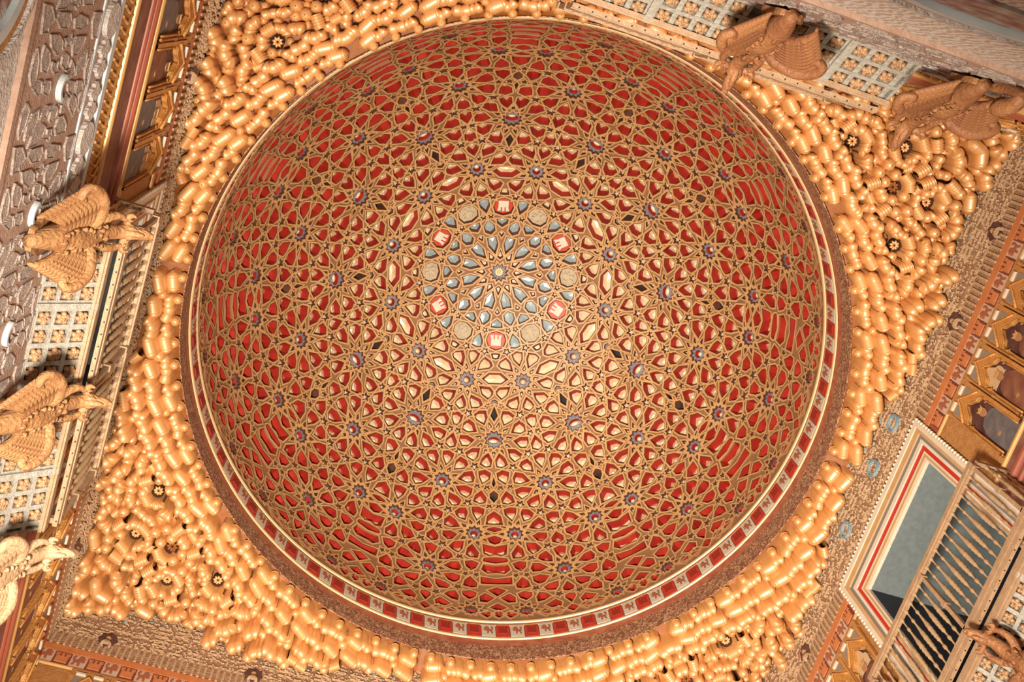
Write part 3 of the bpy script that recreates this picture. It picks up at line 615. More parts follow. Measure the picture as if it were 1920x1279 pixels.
def lower(side):
    global tn
    fn = SIDES[side]; c = WIN_C if side == 'right' else 0.0
    t = MB()
    for s0, s1 in spans(side):
        sbox(t, fn, s0, s1, 0, 0.004, -1.045, -0.835, 0)
        rod(t, fn, -0.835, 0.004, 0.0075, 1, s0, s1); rod(t, fn, -1.046, 0.006, 0.0075, 1, s0, s1)
        rod(t, fn, -0.885, 0.003, 0.012, 2, s0, s1); rod(t, fn, -0.915, 0.003, 0.008, 2, s0, s1)
    for s0, s1 in spans(side):
        sbox(t, fn, s0, s1, 0, 0.005, -1.135, -1.046, 3)
        sbox(t, fn, s0, s1, 0, 0.0015, -0.835, -0.508, 3)
    o = part(t, 'trim_%d' % tn, ['frieze', 'rod_gold', 'frieze_red', 'carved_orange']); tn += 1
    tag(o, 'painted brown cornice with gilt rods round the %s wall' % side, None, None, 'structure')
    z = MB()
    for k in range(110):
        s = -HALF + (k + 0.5) * 2 * HALF / 110
        if side != 'near' and abs(s - c) < 0.28: continue
        z.tube([fn(s - 0.008, 0.006, -1.062), fn(s + 0.006, 0.008, -1.09), fn(s - 0.006, 0.006, -1.122)], 0.0035, 5)
    zo = part(z, 'carved_zigzag', ['rod_gold'], o); zo['kind'] = 'stuff'
    if side == 'near': return
    # pale stripes with ovals between them
    p = MB(); sbox(p, fn, -HALF, HALF, 0, 0.008, -1.158, -1.136, 0); sbox(p, fn, -HALF, HALF, 0, 0.007, -1.258, -1.249, 0); sbox(p, fn, -HALF, HALF, 0, 0.003, -1.25, -1.157, 1)
    po = part(p, 'trim_%d' % tn, ['pale_stripe', 'oval_ground']); tn += 1
    tag(po, 'carved strip with stucco ovals between pale stripes on the %s wall' % side, None, None, 'structure')
    per = 0.216
    for k in range(-5, 6):
        s = -0.705 + per * (k + 3)
        if abs(s) > HALF - 0.03: continue
        b = MB(); b.prism([(0.032 * math.cos(a), 0.036 * math.sin(a)) for a in [2 * math.pi * q / 20 for q in range(20)]], lambda a, bb, d: fn(s + a, d, -1.203 + bb), 0.003, 0.012, 0)
        part(b, 'stucco_oval', ['stucco'], po)
        for e in (-1, 1):
            for q in range(2):
                b = MB(); sc = 0.026
                b.prism([(sc * 0.62 * math.cos(a) * (1 + 0.2 * math.cos(4 * a)), sc * math.sin(a) * (1 + 0.2 * math.cos(4 * a))) for a in [2 * math.pi * w_ / 16 for w_ in range(16)]], lambda a, bb, d: fn(s + e * (0.052 + q * 0.034) + a, d, -1.203 + bb), 0.003, 0.010, 0)
                part(b, 'stucco_leaf', ['stucco'], po)
    # strapwork panel: brown ground, raised carved panels
    g = MB(); sbox(g, fn, -HALF, HALF, 0, 0.004, -1.60, -1.258, 0); sbox(g, fn, -HALF, HALF, 0, 0.009, -1.610, -1.592, 0)
    lo = part(g, 'trim_%d' % tn, ['lattice_brown']); tn += 1
    tag(lo, 'brown strapwork band with carved stucco panels on the %s wall' % side, None, None, 'structure')
    meshes = []
    for poly in LATTICE:
        cy = sum(q[0] for q in poly) / len(poly); cz = sum(q[1] for q in poly) / len(poly)
        pair = []
        for mir in (1, -1):
            b = MB(); pl = [(cy + (y - cy) * 1.10, min(cz + (zz - cz) * 1.10, -1.263)) for y, zz in poly]
            ins = [(cy + (y - cy) * 0.97, min(cz + (zz - cz) * 0.97, -1.266)) for y, zz in poly]
            n = len(pl); f0 = lambda y, d, zz: fn((y + 0.705) * mir, d, zz)
            vs = [f0(y, 0.003, zz) for y, zz in pl] + [f0(y, 0.0075, zz) for y, zz in pl] + [f0(y, 0.0075, zz) for y, zz in ins] + [f0(y, 0.006, zz) for y, zz in ins]
            b.add(vs, [(j*n+i, j*n+(i+1) % n, (j+1)*n+(i+1) % n, (j+1)*n+i) for j in range(3) for i in range(n)] + [tuple(3*n+i for i in range(n))], 0)
            pair.append(b.mesh('carved_panel', ['lattice_panel'], True, W(*fn(0, 0, -1.4))))
        meshes.append((pair, abs(cy + 0.705) < 0.012 or abs(cy + 0.597) < 0.009, cy, cz))
    cresc = MB()
    for k in range(14):
        a0 = math.radians(-75 + 150 * k / 14); a1 = math.radians(-75 + 150 * (k + 1) / 14)
        cresc.prism([(0.024 * math.sin(a0), -0.028 * math.cos(a0)), (0.024 * math.sin(a1), -0.028 * math.cos(a1)), (0.017 * math.sin(a1), -0.021 * math.cos(a1)), (0.017 * math.sin(a0), -0.021 * math.cos(a0))], lambda a, bb, d: fn(a, d, -1.4 + bb), 0.004, 0.013)
    cm_ = cresc.mesh('pale_crescent', ['pale_stripe'], True, W(*fn(0, 0, -1.4)))
    kmin = -2 if side == 'left' else 0
    for k in range(-2, 9):
        s = -0.705 + per * k
        for (pair, axis, cy, cz) in meshes:
            for mi_, mir in enumerate((1, -1)):
                if axis and mir == -1: continue
                sy = s + (cy + 0.705) * mir
                if abs(sy) > HALF - 0.035: continue
                if side == 'right': continue
                link('carved_panel', pair[mi_], lo, W(*fn(s, 0, -1.4)))
        if side == 'left' and abs(s + per / 2) < HALF - 0.05: link('pale_crescent', cm_, lo, W(*fn(s + per / 2, 0, -1.395)))
for side in SIDES: lower(side)

# blind arches of the stucco below
def blind_arch(side, s, z, r, label):
    global tn
    fn = SIDES[side]
    def arc(r0, r1, d, mk, name, parent):
        b = MB(); n = 40
        for k in range(n):
            a0 = math.pi * k / n; a1 = math.pi * (k + 1) / n
            b.prism([(r0 * math.cos(a0), r0 * math.sin(a0)), (r0 * math.cos(a1), r0 * math.sin(a1)), (r1 * math.cos(a1), r1 * math.sin(a1)), (r1 * math.cos(a0), r1 * math.sin(a0))], lambda a, bb, dd: fn(s + a, dd, z + bb), 0.0, d)
        return part(b, name, [mk], parent)
    o = arc(r * 0.86, r, 0.012, 'pale_stripe', 'trim_%d' % tn, None); tn += 1
    tag(o, label, None, None, 'structure')
    arc(r * 1.03, r * 1.13, 0.010, 'carved_orange', 'arch_band', o); arc(r * 1.16, r * 1.22, 0.014, 'stucco', 'arch_band', o); arc(r * 0.0, r * 0.84, 0.004, 'oval_ground', 'arch_infill', o)
blind_arch('left', -0.80, -1.79, 0.135, 'white blind arch low on the left wall at the picture edge')
blind_arch('left', -0.36, -1.83, 0.17, 'white blind arch on the left wall below the balcony')
blind_arch('far', 0.02, -2.13, 0.15, 'white blind arch low on the far wall beside the dragon')
blind_arch('far', 0.45, -1.78, 0.12, 'small white blind arch on the far wall near the corner')

# ------------------------------------------------------------------ gilded muqarnas vaults in the four corners
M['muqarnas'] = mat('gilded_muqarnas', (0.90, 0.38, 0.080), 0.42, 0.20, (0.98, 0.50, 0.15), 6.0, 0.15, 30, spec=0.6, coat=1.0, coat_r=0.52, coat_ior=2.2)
M['muqarnas_back'] = mat('shade_dark_vault_ground', (0.30, 0.085, 0.012), 0.6, 0.0, (0.40, 0.13, 0.025), 8.0)  # ground darkened so the crevices between the prisms carry painted shade
def sweep(path, rad, hang=0.9, skirt=0.06, nb=10, tilt=0.0):
    """a plump prism hanging from the vault: half-round section swept along a plan path"""
    mb = MB(); n = len(path); vs = []
    for i, (x, y) in enumerate(path):
        a = path[max(i-1, 0)]; b = path[min(i+1, n-1)]
        tx, ty = b[0] - a[0], b[1] - a[1]; l = math.hypot(tx, ty) or 1; nx, ny = -ty / l, tx / l
        r = rad[i]
        sec = [(-r, skirt)] + [(-r * math.cos(math.pi * k / nb), -r * hang * 1.2 * math.sin(math.pi * k / nb)) for k in range(nb + 1)] + [(r, skirt)]
        vs += [(x + nx * q, y + ny * q, z) for q, z in sec]
    L = nb + 3
    fs = [(i*L+k, i*L+k+1, (i+1)*L+k+1, (i+1)*L+k) for i in range(n-1) for k in range(L-1)]
    fs += [tuple(range(L)), tuple((n-1)*L + k for k in reversed(range(L)))]
    mb.add(vs, fs, 0); return mb
def lerp(a, b, t): return a + (b - a) * t
def pods():
    T = {}
    n = 41; us = [2 * i / (n - 1) - 1 for i in range(n)]
    def cap(L, Wd):
        r = []
        for u in us:
            q = 1.0 if abs(u) < 0.5 else max(0.02, 1 - ((abs(u) - 0.5) / 0.5) ** 1.7) ** 0.62
            if 0.46 < abs(u) < 0.56: q *= 0.90
            r.append(Wd / 2 * q)
        return sweep([(u * L / 2, 0) for u in us], r)
    T['capsule'] = cap(0.070, 0.040)
    T['capsule_long'] = cap(0.080, 0.040)
    def elbow(R, ang, Wd, nbulb, m=31):
        pth = []; r = []
        for i in range(m):
            t = i / (m - 1); a = math.radians(ang) * (t - 0.5); pth.append((R * math.sin(a), R * math.cos(a) - R))
            q = 0.74 + 0.26 * abs(math.sin(nbulb * math.pi * t)) ** 0.45
            e = min(t, 1 - t); q *= min(1, (e / 0.14 + 0.02)) ** 0.5
            r.append(Wd / 2 * q)
        return sweep(pth, r)
    T['elbow'] = elbow(0.040, 105, 0.038, 3); T['elbow_tight'] = elbow(0.022, 130, 0.031, 3); T['twin'] = elbow(0.16, 22, 0.036, 2)
    T['chevron'] = elbow(0.030, 80, 0.034, 2)
    # gored ball
    b = MB(); prof = [(0.0165 * math.cos(a), -0.018 * math.sin(a)) for a in [math.pi / 2 * k / 7 for k in range(8)]]
    b.lathe([(0.0165, 0.04)] + [(max(r, 0.0006), z) for r, z in prof], 24, flute=8, namp=0.06); T['ball'] = b
    b = MB(); b.lathe([(0.0165, 0.012)] + [(max(r, 0.0006), z) for r, z in prof], 24, flute=8, namp=0.06); T['bead'] = b
    # ribbed tassel
    m = 40; pth = [(lerp(-0.019, 0.019, i / (m-1)), 0) for i in range(m)]
    r = [0.017 * (0.86 + 0.14 * abs(math.cos(5 * math.pi * i / (m-1)))) * min(1, min(i, m-1-i) / 3 + 0.35) ** 0.5 for i in range(m)]
    T['tassel'] = sweep(pth, r)
    # small faceted block with flower
    f = MB()
    for k in range(8):
        a = 2 * math.pi * k / 8
        f.tube([(0.003 * math.cos(a), 0.003 * math.sin(a), -0.012), (0.011 * math.cos(a), 0.011 * math.sin(a), -0.013), (0.019 * math.cos(a), 0.019 * math.sin(a), -0.006)], [0.003, 0.0062, 0.003], 7)
    f.lathe([(0.020, 0.04), (0.020, -0.006), (0.016, -0.008)], 16); f.lathe([(0.006, -0.008), (0.005, -0.015), (0.001, -0.017)], 10); T['flower'] = f
    return {k: v.mesh(k, ['muqarnas'], scale=False, smooth=True) for k, v in T.items()}
PODS = pods()
PNAME = {'capsule': 'barrel_prism', 'capsule_long': 'barrel_prism', 'elbow': 'elbow_prism', 'elbow_tight': 'elbow_prism', 'twin': 'twin_prism', 'chevron': 'elbow_prism', 'ball': 'gored_bulb', 'bead': 'gored_bulb', 'tassel': 'ribbed_prism', 'flower': 'rosette_boss'}
PLEN = {'capsule': 0.068, 'capsule_long': 0.08, 'elbow': 0.062, 'elbow_tight': 0.042, 'twin': 0.056, 'chevron': 0.040, 'ball': 0.033, 'bead': 0.033, 'tassel': 0.036, 'flower': 0.038}
ZDR = -0.105
WZ = [(0, -0.15), (0.18, -0.21), (0.40, -0.27), (0.56, -0.25), (0.70, -0.20), (0.86, -0.16), (1.0, -0.20), (1.09, -0.23)]
def zwall(s):
    s = abs(s)
    for (a, za), (b, zb) in zip(WZ, WZ[1:]):
        if s <= b: return lerp(za, zb, (s - a) / (b - a))
    return WZ[-1][1]
def zsurf(x, y):
    r = math.hypot(x, y); m_ = max(abs(x), abs(y)); rw = r * HALF / m_
    t = max(0, min(1, (r - 1.0) / (rw - 1.0)))
    s = min(abs(x), abs(y)) * HALF / m_
    return lerp(ZDR - 0.01, zwall(s), t ** 0.85)
CAV = [(1.190, 45.0, 0.022), (1.150, 36.5, 0.019), (1.265, 41.0, 0.018)]
def octant():
    """pieces for azimuth 0..45 degrees from the middle of a wall: x, y, rotation, kind, scale, dz"""
    r_ = random.Random(21); P = []
    def put(x, y, rot, kind, sc, dz, rad): P.append((x, y, rot, kind, sc, dz, rad))
    def row(rr, step, seq, tilt, dz, a0=0.0, sc=1.0, amax=45.0):
        k = 0; a = a0
        while a <= amax + 0.01:
            kind, ex = seq[k % len(seq)]
            x, y = rr * math.cos(math.radians(a)), rr * math.sin(math.radians(a))
            l = PLEN[kind] * sc
            if x < HALF - 0.006 - 0.012 * (k % 2):
                put(x, y, math.radians(a + 90 + tilt + ex + r_.uniform(-4, 4)), kind, sc, dz + r_.uniform(-0.003, 0.003), l * 0.5)
            a += math.degrees((l * 0.82 + step) / rr); k += 1
    row(1.013, 0.042, [('bead', 0), ('bead', 0), ('bead', 8)], 0, -0.004, 1.6, 0.85)
    row(1.034, 0.004, [('capsule', 14), ('chevron', 0), ('twin', -10), ('chevron', 20)], 0, 0.002, 2.4, 0.98)
    row(1.068, 0.003, [('capsule_long', 16), ('capsule', 18), ('elbow', 10)], 0, -0.010, 2.6)
    row(1.104, 0.002, [('chevron', 60), ('twin', 10), ('elbow', 20)], 0, -0.018, 1.6, 1.0)
    cav = [(R * math.cos(math.radians(A)), R * math.sin(math.radians(A)), q) for R, A, q in CAV]
    def free(x, y, rad, k=0.80): return all(math.hypot(x - p[0], y - p[1]) > k * (rad + p[6]) for p in P) and all(math.hypot(x - c[0], y - c[1]) > rad * 0.75 + c[2] for c in cav)
    # drop pieces that sit on the cavities
    P[:] = [p for p in P if all(math.hypot(p[0] - c[0], p[1] - c[1]) > p[6] * 0.6 + c[2] for c in cav)]
    cand = []
    g = 0.007; n = int(1.1 / g)
    for i in range(n):
        for j in range(n):
            x = i * g; y = j * g
            if y > x + 0.004 or x > HALF - 0.014 or math.hypot(x, y) < 1.035 or y < 0.042: continue
            d = min(math.hypot(x - c[0], y - c[1]) - c[2] for c in cav)
            cand.append((round(d / 0.016) + r_.uniform(0, 0.6), x, y, d))
    cand.sort()
    for size in (0, 1, 2):
        for _, x, y, d in cand:
            if size == 0:
                if d < 0.07: kind, sc = r_.choice([('elbow_tight', 1.15), ('tassel', 1.1), ('ball', 1.1), ('elbow_tight', 1.0), ('chevron', 1.1), ('twin', 0.8)])
                else: kind, sc = r_.choice([('elbow', 1.1), ('capsule', 1.0), ('twin', 1.1), ('chevron', 1.25), ('capsule', 1.05), ('elbow', 1.0)])
            elif size == 1: kind, sc = r_.choice([('ball', 1.05), ('chevron', 0.95), ('tassel', 0.95)])
            else: kind, sc = 'ball', 0.8
            rad = PLEN[kind] * sc * 0.5
            if not free(x, y, rad, 0.80 if size == 0 else 0.70): continue
            c = min(cav, key=lambda c: math.hypot(x - c[0], y - c[1]) - c[2])
            if d < 0.13: rot = math.atan2(y - c[1], x - c[0]) - math.pi / 2
            else: rot = math.radians(90 + r_.choice([-35, 20, 30]))
            if r_.random() < 0.25: rot += math.radians(r_.choice([-60, 60]))
            put(x, y, rot, kind, sc, (-0.022 if size == 0 else 0.006 if size == 1 else 0.016) + 0.012 * math.cos(d / 0.045 * math.pi) + r_.uniform(-0.006, 0.006), rad)
    return P, cav
OCT, CAVS = octant()
CORNERS = [('near', 'right', 1, 1, 'lower right corner by the window'), ('near', 'left', -1, 1, 'lower left corner beside the long balcony'), ('far', 'left', -1, -1, 'upper left corner above the portraits'), ('far', 'right', 1, -1, 'upper right corner beside the dragon')]
for (_, _, sx, sy, where) in CORNERS:
    root = empty('muqarnas_squinch', W(sx * 0.8, sy * 0.8, -0.2))
    tag(root, 'golden honeycomb muqarnas vault in the ' + where, 'muqarnas', 'gilded corner vaults')
    # vault surface behind the prisms
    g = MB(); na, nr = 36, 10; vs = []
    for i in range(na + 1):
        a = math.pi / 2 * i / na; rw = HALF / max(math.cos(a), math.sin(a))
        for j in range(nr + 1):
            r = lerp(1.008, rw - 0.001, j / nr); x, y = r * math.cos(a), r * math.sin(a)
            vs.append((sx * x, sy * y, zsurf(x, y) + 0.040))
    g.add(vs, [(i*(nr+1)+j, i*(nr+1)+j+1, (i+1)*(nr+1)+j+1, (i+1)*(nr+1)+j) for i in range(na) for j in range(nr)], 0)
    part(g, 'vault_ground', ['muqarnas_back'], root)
    for (x, y, rot, kind, sc, dz, rad) in OCT:
        for sw in (0, 1):
            if sw and abs(x - y) < 0.004: continue
            X, Y, A = (x, y, rot) if not sw else (y, x, math.pi / 2 - rot)
            fl = 1
            if sx < 0: X, A = -X, math.pi - A
            if sy < 0: Y, A = -Y, -A
            mirror = (sw + (sx < 0) + (sy < 0)) % 2
            mw = Matrix.Translation(W(X, Y, zsurf(x, y) + dz)) @ Matrix.Rotation(A, 4, 'Z') @ Matrix.Diagonal((S * sc * 0.95, S * sc * (-0.93 if mirror else 0.93), S * sc * 1.15, 1))
            o = bpy.data.objects.new(PNAME[kind], PODS[kind]); COL.objects.link(o); o.parent = root; o.matrix_parent_inverse = PINV[root.name]; o.matrix_basis = mw
    for ci, (cx, cy, q) in enumerate(CAVS):
        for sw in (0, 1):
            x, y = (cx, cy) if not sw else (cy, cx)
            if sw and abs(cx - cy) < 0.004: continue
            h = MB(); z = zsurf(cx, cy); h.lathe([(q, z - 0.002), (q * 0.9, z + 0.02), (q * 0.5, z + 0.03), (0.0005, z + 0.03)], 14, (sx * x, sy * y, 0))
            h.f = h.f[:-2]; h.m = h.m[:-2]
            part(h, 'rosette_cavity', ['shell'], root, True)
            fl = MB()
            for k in range(8):
                a = 2 * math.pi * k / 8
                fl.tube([(sx*x + 0.003 * math.cos(a), sy*y + 0.003 * math.sin(a), z + 0.006), (sx*x + q*0.5 * math.cos(a), sy*y + q*0.5 * math.sin(a), z + 0.004), (sx*x + q*0.85 * math.cos(a), sy*y + q*0.85 * math.sin(a), z + 0.010)], [0.002, 0.0045, 0.002], 6)
            part(fl, 'rosette_boss', ['muqarnas_back' if ci == 0 else 'muqarnas'], root, True)
print('muqarnas pieces per octant', len(OCT))

# ------------------------------------------------------------------ windows behind the balconies
M['win_white'] = mat('white_window_moulding', (0.86, 0.72, 0.54), 0.5, 0.0, (0.92, 0.80, 0.64), 6.0)
M['win_gold'] = mat('tan_window_moulding', (0.66, 0.38, 0.17), 0.5, 0.0, (0.74, 0.46, 0.22), 6.0)
M['win_grey'] = mat('grey_window_stripe', (0.26, 0.25, 0.24), 0.6)
M['win_red'] = mat('scarlet_window_stripe', (0.66, 0.03, 0.015), 0.45)
M['reveal_grey'] = mat('teal_grey_reveal', (0.17, 0.20, 0.20), 0.7, 0.0, (0.22, 0.25, 0.25), 14.0)
M['reveal_shade'] = mat('shaded_navy_reveal', (0.022, 0.028, 0.045), 0.6)  # sides and back near-black: shade of the deep opening put into the colour
M['shutter'] = mat('maroon_shutter', (0.10, 0.03, 0.025), 0.6, 0.0, (0.16, 0.055, 0.04), 6.0)
M['sash'] = mat('pale_sash', (0.36, 0.38, 0.36), 0.5)
glass = bpy.data.materials.new('window_glass'); glass.use_nodes = True
gb = glass.node_tree.nodes['Principled BSDF']; gb.inputs['Base Color'].default_value = (0.8, 0.9, 0.95, 1); gb.inputs['Transmission Weight'].default_value = 1.0; gb.inputs['Roughness'].default_value = 0.05; gb.inputs['IOR'].default_value = 1.05
M['glass'] = glass
STRIPS = [(0.275, -0.385, 'win_white', 0.018), (0.262, -0.405, 'win_gold', 0.015), (0.252, -0.428, 'win_grey', 0.010), (0.243, -0.446, 'win_white', 0.012), (0.234, -0.462, 'win_red', 0.008), (0.222, -0.484, 'win_white', 0.010), (0.216, -0.496, 'win_gold', 0.012), (0.211, -0.506, 'win_white', 0.009)]
def window(side, num):
    fn = SIDES[side]; c = WIN_C if side == 'right' else 0.0
    b = MB(); h = WIN_H - 0.002; WT = WIN_T - 0.002
    # deep reveal behind the opening
    D = -0.34
    b.quad(fn(c-h, 0, WT), fn(c+h, 0, WT), fn(c+h, D, WT), fn(c-h, D, WT), 0)
    for s in (c - h, c + h): b.quad(fn(s, 0, WT), fn(s, D, WT), fn(s, D, WIN_B), fn(s, 0, WIN_B), 1)
    b.quad(fn(c-h, D, WT), fn(c+h, D, WT), fn(c+h, D, WIN_B), fn(c-h, D, WIN_B), 1)
    b.quad(fn(c-h, 0, WIN_B), fn(c+h, 0, WIN_B), fn(c+h, D, WIN_B), fn(c-h, D, WIN_B), 2)
    w = part(b, 'window_%d' % num, ['reveal_grey', 'reveal_shade', 'shutter'])
    tag(w, 'deep window opening in the %s wall behind the balcony' % side, None, None, 'structure')
    for i, (hw, zt, mk, d) in enumerate(STRIPS):
        nh, nz = (STRIPS[i+1][0], STRIPS[i+1][1]) if i + 1 < len(STRIPS) else (WIN_H, WIN_T)
        f = MB()
        sbox(f, fn, c - hw, c + hw, 0, d, nz, zt); sbox(f, fn, c - hw, c - nh, 0, d, WIN_B, nz); sbox(f, fn, c + nh, c + hw, 0, d, WIN_B, nz)
        part(f, 'frame_moulding', [mk], w)
    bd = MB()
    for k in range(40):
        t = -0.275 + 0.55 * (k + 0.5) / 40; p = fn(c + t, 0.016, -0.380); bd.lathe([(0.0005, -0.005), (0.0048, -0.002), (0.0048, 0.002), (0.0005, 0.005)], 6, p)
    for k in range(44):
        for e in (-1, 1):
            p = fn(c + e * 0.279, 0.016, -0.39 - 0.72 * k / 44); bd.lathe([(0.0005, -0.005), (0.0048, -0.002), (0.0048, 0.002), (0.0005, 0.005)], 6, p)
    part(bd, 'bead_moulding', ['win_white'], w)['kind'] = 'stuff'
    # sash with panes at the back of the reveal
    for k in range(2):
        f = MB(); s0 = c - h + 0.02 + k * (h - 0.005); s1 = s0 + h - 0.035; z0, z1 = -1.10, -0.60
        for q in ((s0, s0 + 0.014, z0, z1), (s1 - 0.014, s1, z0, z1), (s0, s1, z1 - 0.03, z1), (s0, s1, z0, z0 + 0.03), (s0, s1, -0.86, -0.845)):
            sbox(f, fn, q[0], q[1], -0.325, -0.315, q[2], q[3])
        so = part(f, 'sash', ['sash' if k else 'shutter'], w)
        for z_0, z_1 in ((z0 + 0.03, -0.86), (-0.845, z1 - 0.03)):
            g = MB(); sbox(g, fn, s0 + 0.014, s1 - 0.014, -0.321, -0.319, z_0, z_1); part(g, 'pane', ['glass'], so)
window('right', 1); window('left', 2); window('far', 3)

# ------------------------------------------------------------------ balconies
M['rail_wood'] = mat('balcony_rail_wood', (0.42, 0.25, 0.14), 0.55, 0.0, (0.52, 0.33, 0.19), 10.0, 0.3, 40)
M['baluster'] = mat('gilt_baluster', (0.66, 0.44, 0.24), 0.42, 0.25, (0.76, 0.54, 0.32), 14.0)
M['soffit'] = mat('grey_soffit_wood', (0.36, 0.32, 0.26), 0.7, 0.0, (0.54, 0.50, 0.43), 30.0, 0.5, 60)
M['coffer_ground'] = mat('coffer_ground', (0.18, 0.15, 0.12), 0.8, 0.0, (0.26, 0.22, 0.18), 20.0)
M['rosette'] = mat('gilt_soffit_rosette', (0.42, 0.22, 0.11), 0.5, 0.05, (0.62, 0.38, 0.20), 24.0)
BL = 0.312; BO = 0.104; ZR = -0.868; ZB = -1.118
# turned baluster, about 0.25 high
bal = MB(); bal.lathe([(0.0045, -0.246), (0.0048, -0.238), (0.0030, -0.234), (0.0028, -0.215), (0.0058, -0.208), (0.0058, -0.200), (0.0032, -0.196), (0.0036, -0.180), (0.0066, -0.172), (0.0052, -0.166), (0.0076, -0.158), (0.0060, -0.151), (0.0084, -0.142), (0.0066, -0.135), (0.0086, -0.126), (0.0068, -0.118), (0.0076, -0.108), (0.0058, -0.098), (0.0040, -0.075), (0.0028, -0.058), (0.0052, -0.052), (0.0056, -0.046), (0.0030, -0.041), (0.0024, -0.022), (0.0030, -0.014), (0.0062, -0.009), (0.0066, -0.003), (0.0040, 0.002), (0.0036, 0.006)], 10)
bal_me = None
ros = MB()
for k in range(5):
    a = 2 * math.pi * k / 5 + 0.3
    ros.tube([(0.002 * math.cos(a), 0.002 * math.sin(a), -0.004), (0.0075 * math.cos(a), 0.0075 * math.sin(a), -0.006), (0.0125 * math.cos(a + 0.1), 0.0125 * math.sin(a + 0.1), -0.001)], [0.003, 0.0056, 0.0036], 8)
    ros.tube([(0.001 * math.cos(a), 0.001 * math.sin(a), -0.008), (0.0046 * math.cos(a + .6), 0.0046 * math.sin(a + .6), -0.009), (0.006 * math.cos(a + .6), 0.006 * math.sin(a + .6), -0.006)], [0.002, 0.003, 0.002], 6)
ros.lathe([(0.0028, -0.007), (0.0026, -0.0115), (0.0005, -0.013)], 8)
def scaled(mb): 
    q = MB(); q.v = [(x * S, y * S, z * S) for x, y, z in mb.v]; q.f = mb.f; q.m = mb.m; return q
bal.v = [(x * 0.82, y * 0.82, z) for x, y, z in bal.v]
bal_me = scaled(bal).mesh('baluster', ['baluster'], scale=False, smooth=True)
ros_me = scaled(ros).mesh('rosette', ['rosette'], scale=False, smooth=True)
def balcony(side, label):
    fn = SIDES[side]; c = 0.008 if side == 'right' else 0.0
    f = lambda s, o, z: fn(c + s, o, z)
    root = empty('balcony', W(*f(0, BO / 2, ZB - 0.02)))
    tag(root, label, 'balcony', 'wooden balconies on dragon brackets')
    def P(name, mats, build, parent=root, smooth=False):
        b = MB(); build(b); return part(b, name, mats, parent, smooth)
    # handrail: front beam and two returns
    P('handrail', ['rail_wood'], lambda b: (sbox(b, f, -BL, BL, BO - 0.010, BO + 0.006, ZR - 0.002, ZR + 0.012), sbox(b, f, -BL, BL, BO - 0.006, BO + 0.002, ZR - 0.008, ZR - 0.002)))
    for e in (-1, 1):
        P('handrail', ['rail_wood'], lambda b: sbox(b, f, e * BL - 0.006, e * BL + 0.006, 0, BO - 0.010, ZR - 0.004, ZR + 0.012))
        P('bottom_rail', ['rail_wood'], lambda b: sbox(b, f, e * BL - 0.006, e * BL + 0.006, 0, BO - 0.008, ZB - 0.010, ZB + 0.004))
    br = P('bottom_rail', ['rail_wood'], lambda b: (sbox(b, f, -BL, BL, BO - 0.006, BO + 0.005, ZB - 0.014, ZB + 0.004), sbox(b, f, -BL, BL, BO - 0.006, BO + 0.003, ZB - 0.030, ZB - 0.014)))
    for k in range(24):
        b = MB(); b.lathe([(0.0016, -0.001), (0.0016, 0.0012)], 6, f(-BL + (k + 0.5) * 2 * BL / 24, BO, ZB - 0.031)); part(b, 'nail_head', ['black'], br)
    NB = 24
    for k in range(NB + 1):
        s = -BL + 0.008 + (2 * BL - 0.016) * k / NB
        if k in (0, NB // 2, NB):
            b = MB(); sbox(b, f, s - 0.005, s + 0.005, BO - 0.005, BO + 0.005, ZB, ZR); sbox(b, f, s - 0.0075, s + 0.0075, BO - 0.0075, BO + 0.0075, ZR - 0.02, ZR - 0.008); sbox(b, f, s - 0.0075, s + 0.0075, BO - 0.0075, BO + 0.0075, ZB + 0.10, ZB + 0.115)
            part(b, 'post', ['rail_wood'], root)
        else: link('baluster', bal_me, root, W(*f(s, BO - 0.002, ZR - 0.004)))
    for e in (-1, 1):
        for k in range(3): link('baluster', bal_me, root, W(*f(e * BL, 0.02 + 0.026 * k, ZR - 0.004)))
    P('deck', ['rail_wood'], lambda b: sbox(b, f, -BL, BL, 0, 0.084, ZB - 0.036, ZB - 0.022))
    # sloping coffered soffit
    z_out, z_in = -1.165, -1.262
    def g(s, t, d):            # t: 0 at the wall .. 1 at the outer edge, d: down
        o = lerp(0.0, 0.084, t); z = lerp(z_in, z_out, t); nl = math.hypot(0.084, z_out - z_in)
        return f(s, o + d * (z_out - z_in) / nl, z - d * 0.084 / nl)
    def pbox(b, s0, s1, t0, t1, d0, d1):
        V_ = [g(s, t, d) for s in (s0, s1) for t in (t0, t1) for d in (d0, d1)]
        b.add(V_, [(0,1,3,2),(4,6,7,5),(0,4,5,1),(2,3,7,6),(0,2,6,4),(1,5,7,3)], 0)
    P('soffit_panel', ['coffer_ground'], lambda b: pbox(b, -BL, BL, 0, 1, -0.016, -0.006))
    P('soffit_fascia', ['rail_wood'], lambda b: (sbox(b, f, -BL - 0.004, BL + 0.004, 0.083, 0.091, -1.174, -1.150), sbox(b, f, -BL - 0.004, BL + 0.004, 0.080, 0.087, -1.180, -1.170)))
    for e in (-1, 1): P('soffit_end', ['soffit'], lambda b: b.add([f(e*BL, 0, z_in - 0.006), f(e*BL, 0.084, z_out - 0.006), f(e*BL, 0.084, ZB - 0.02), f(e*BL, 0, ZB - 0.02)] + [f(e*(BL-0.006), 0, z_in - 0.006), f(e*(BL-0.006), 0.084, z_out - 0.006), f(e*(BL-0.006), 0.084, ZB - 0.02), f(e*(BL-0.006), 0, ZB - 0.02)], [(0,1,2,3),(4,5,6,7),(0,1,5,4),(1,2,6,5),(2,3,7,6),(3,0,4,7)]))
    ribs_t = [(0.0, 0.08), (0.30, 0.37), (0.615, 0.685), (0.93, 1.0)]
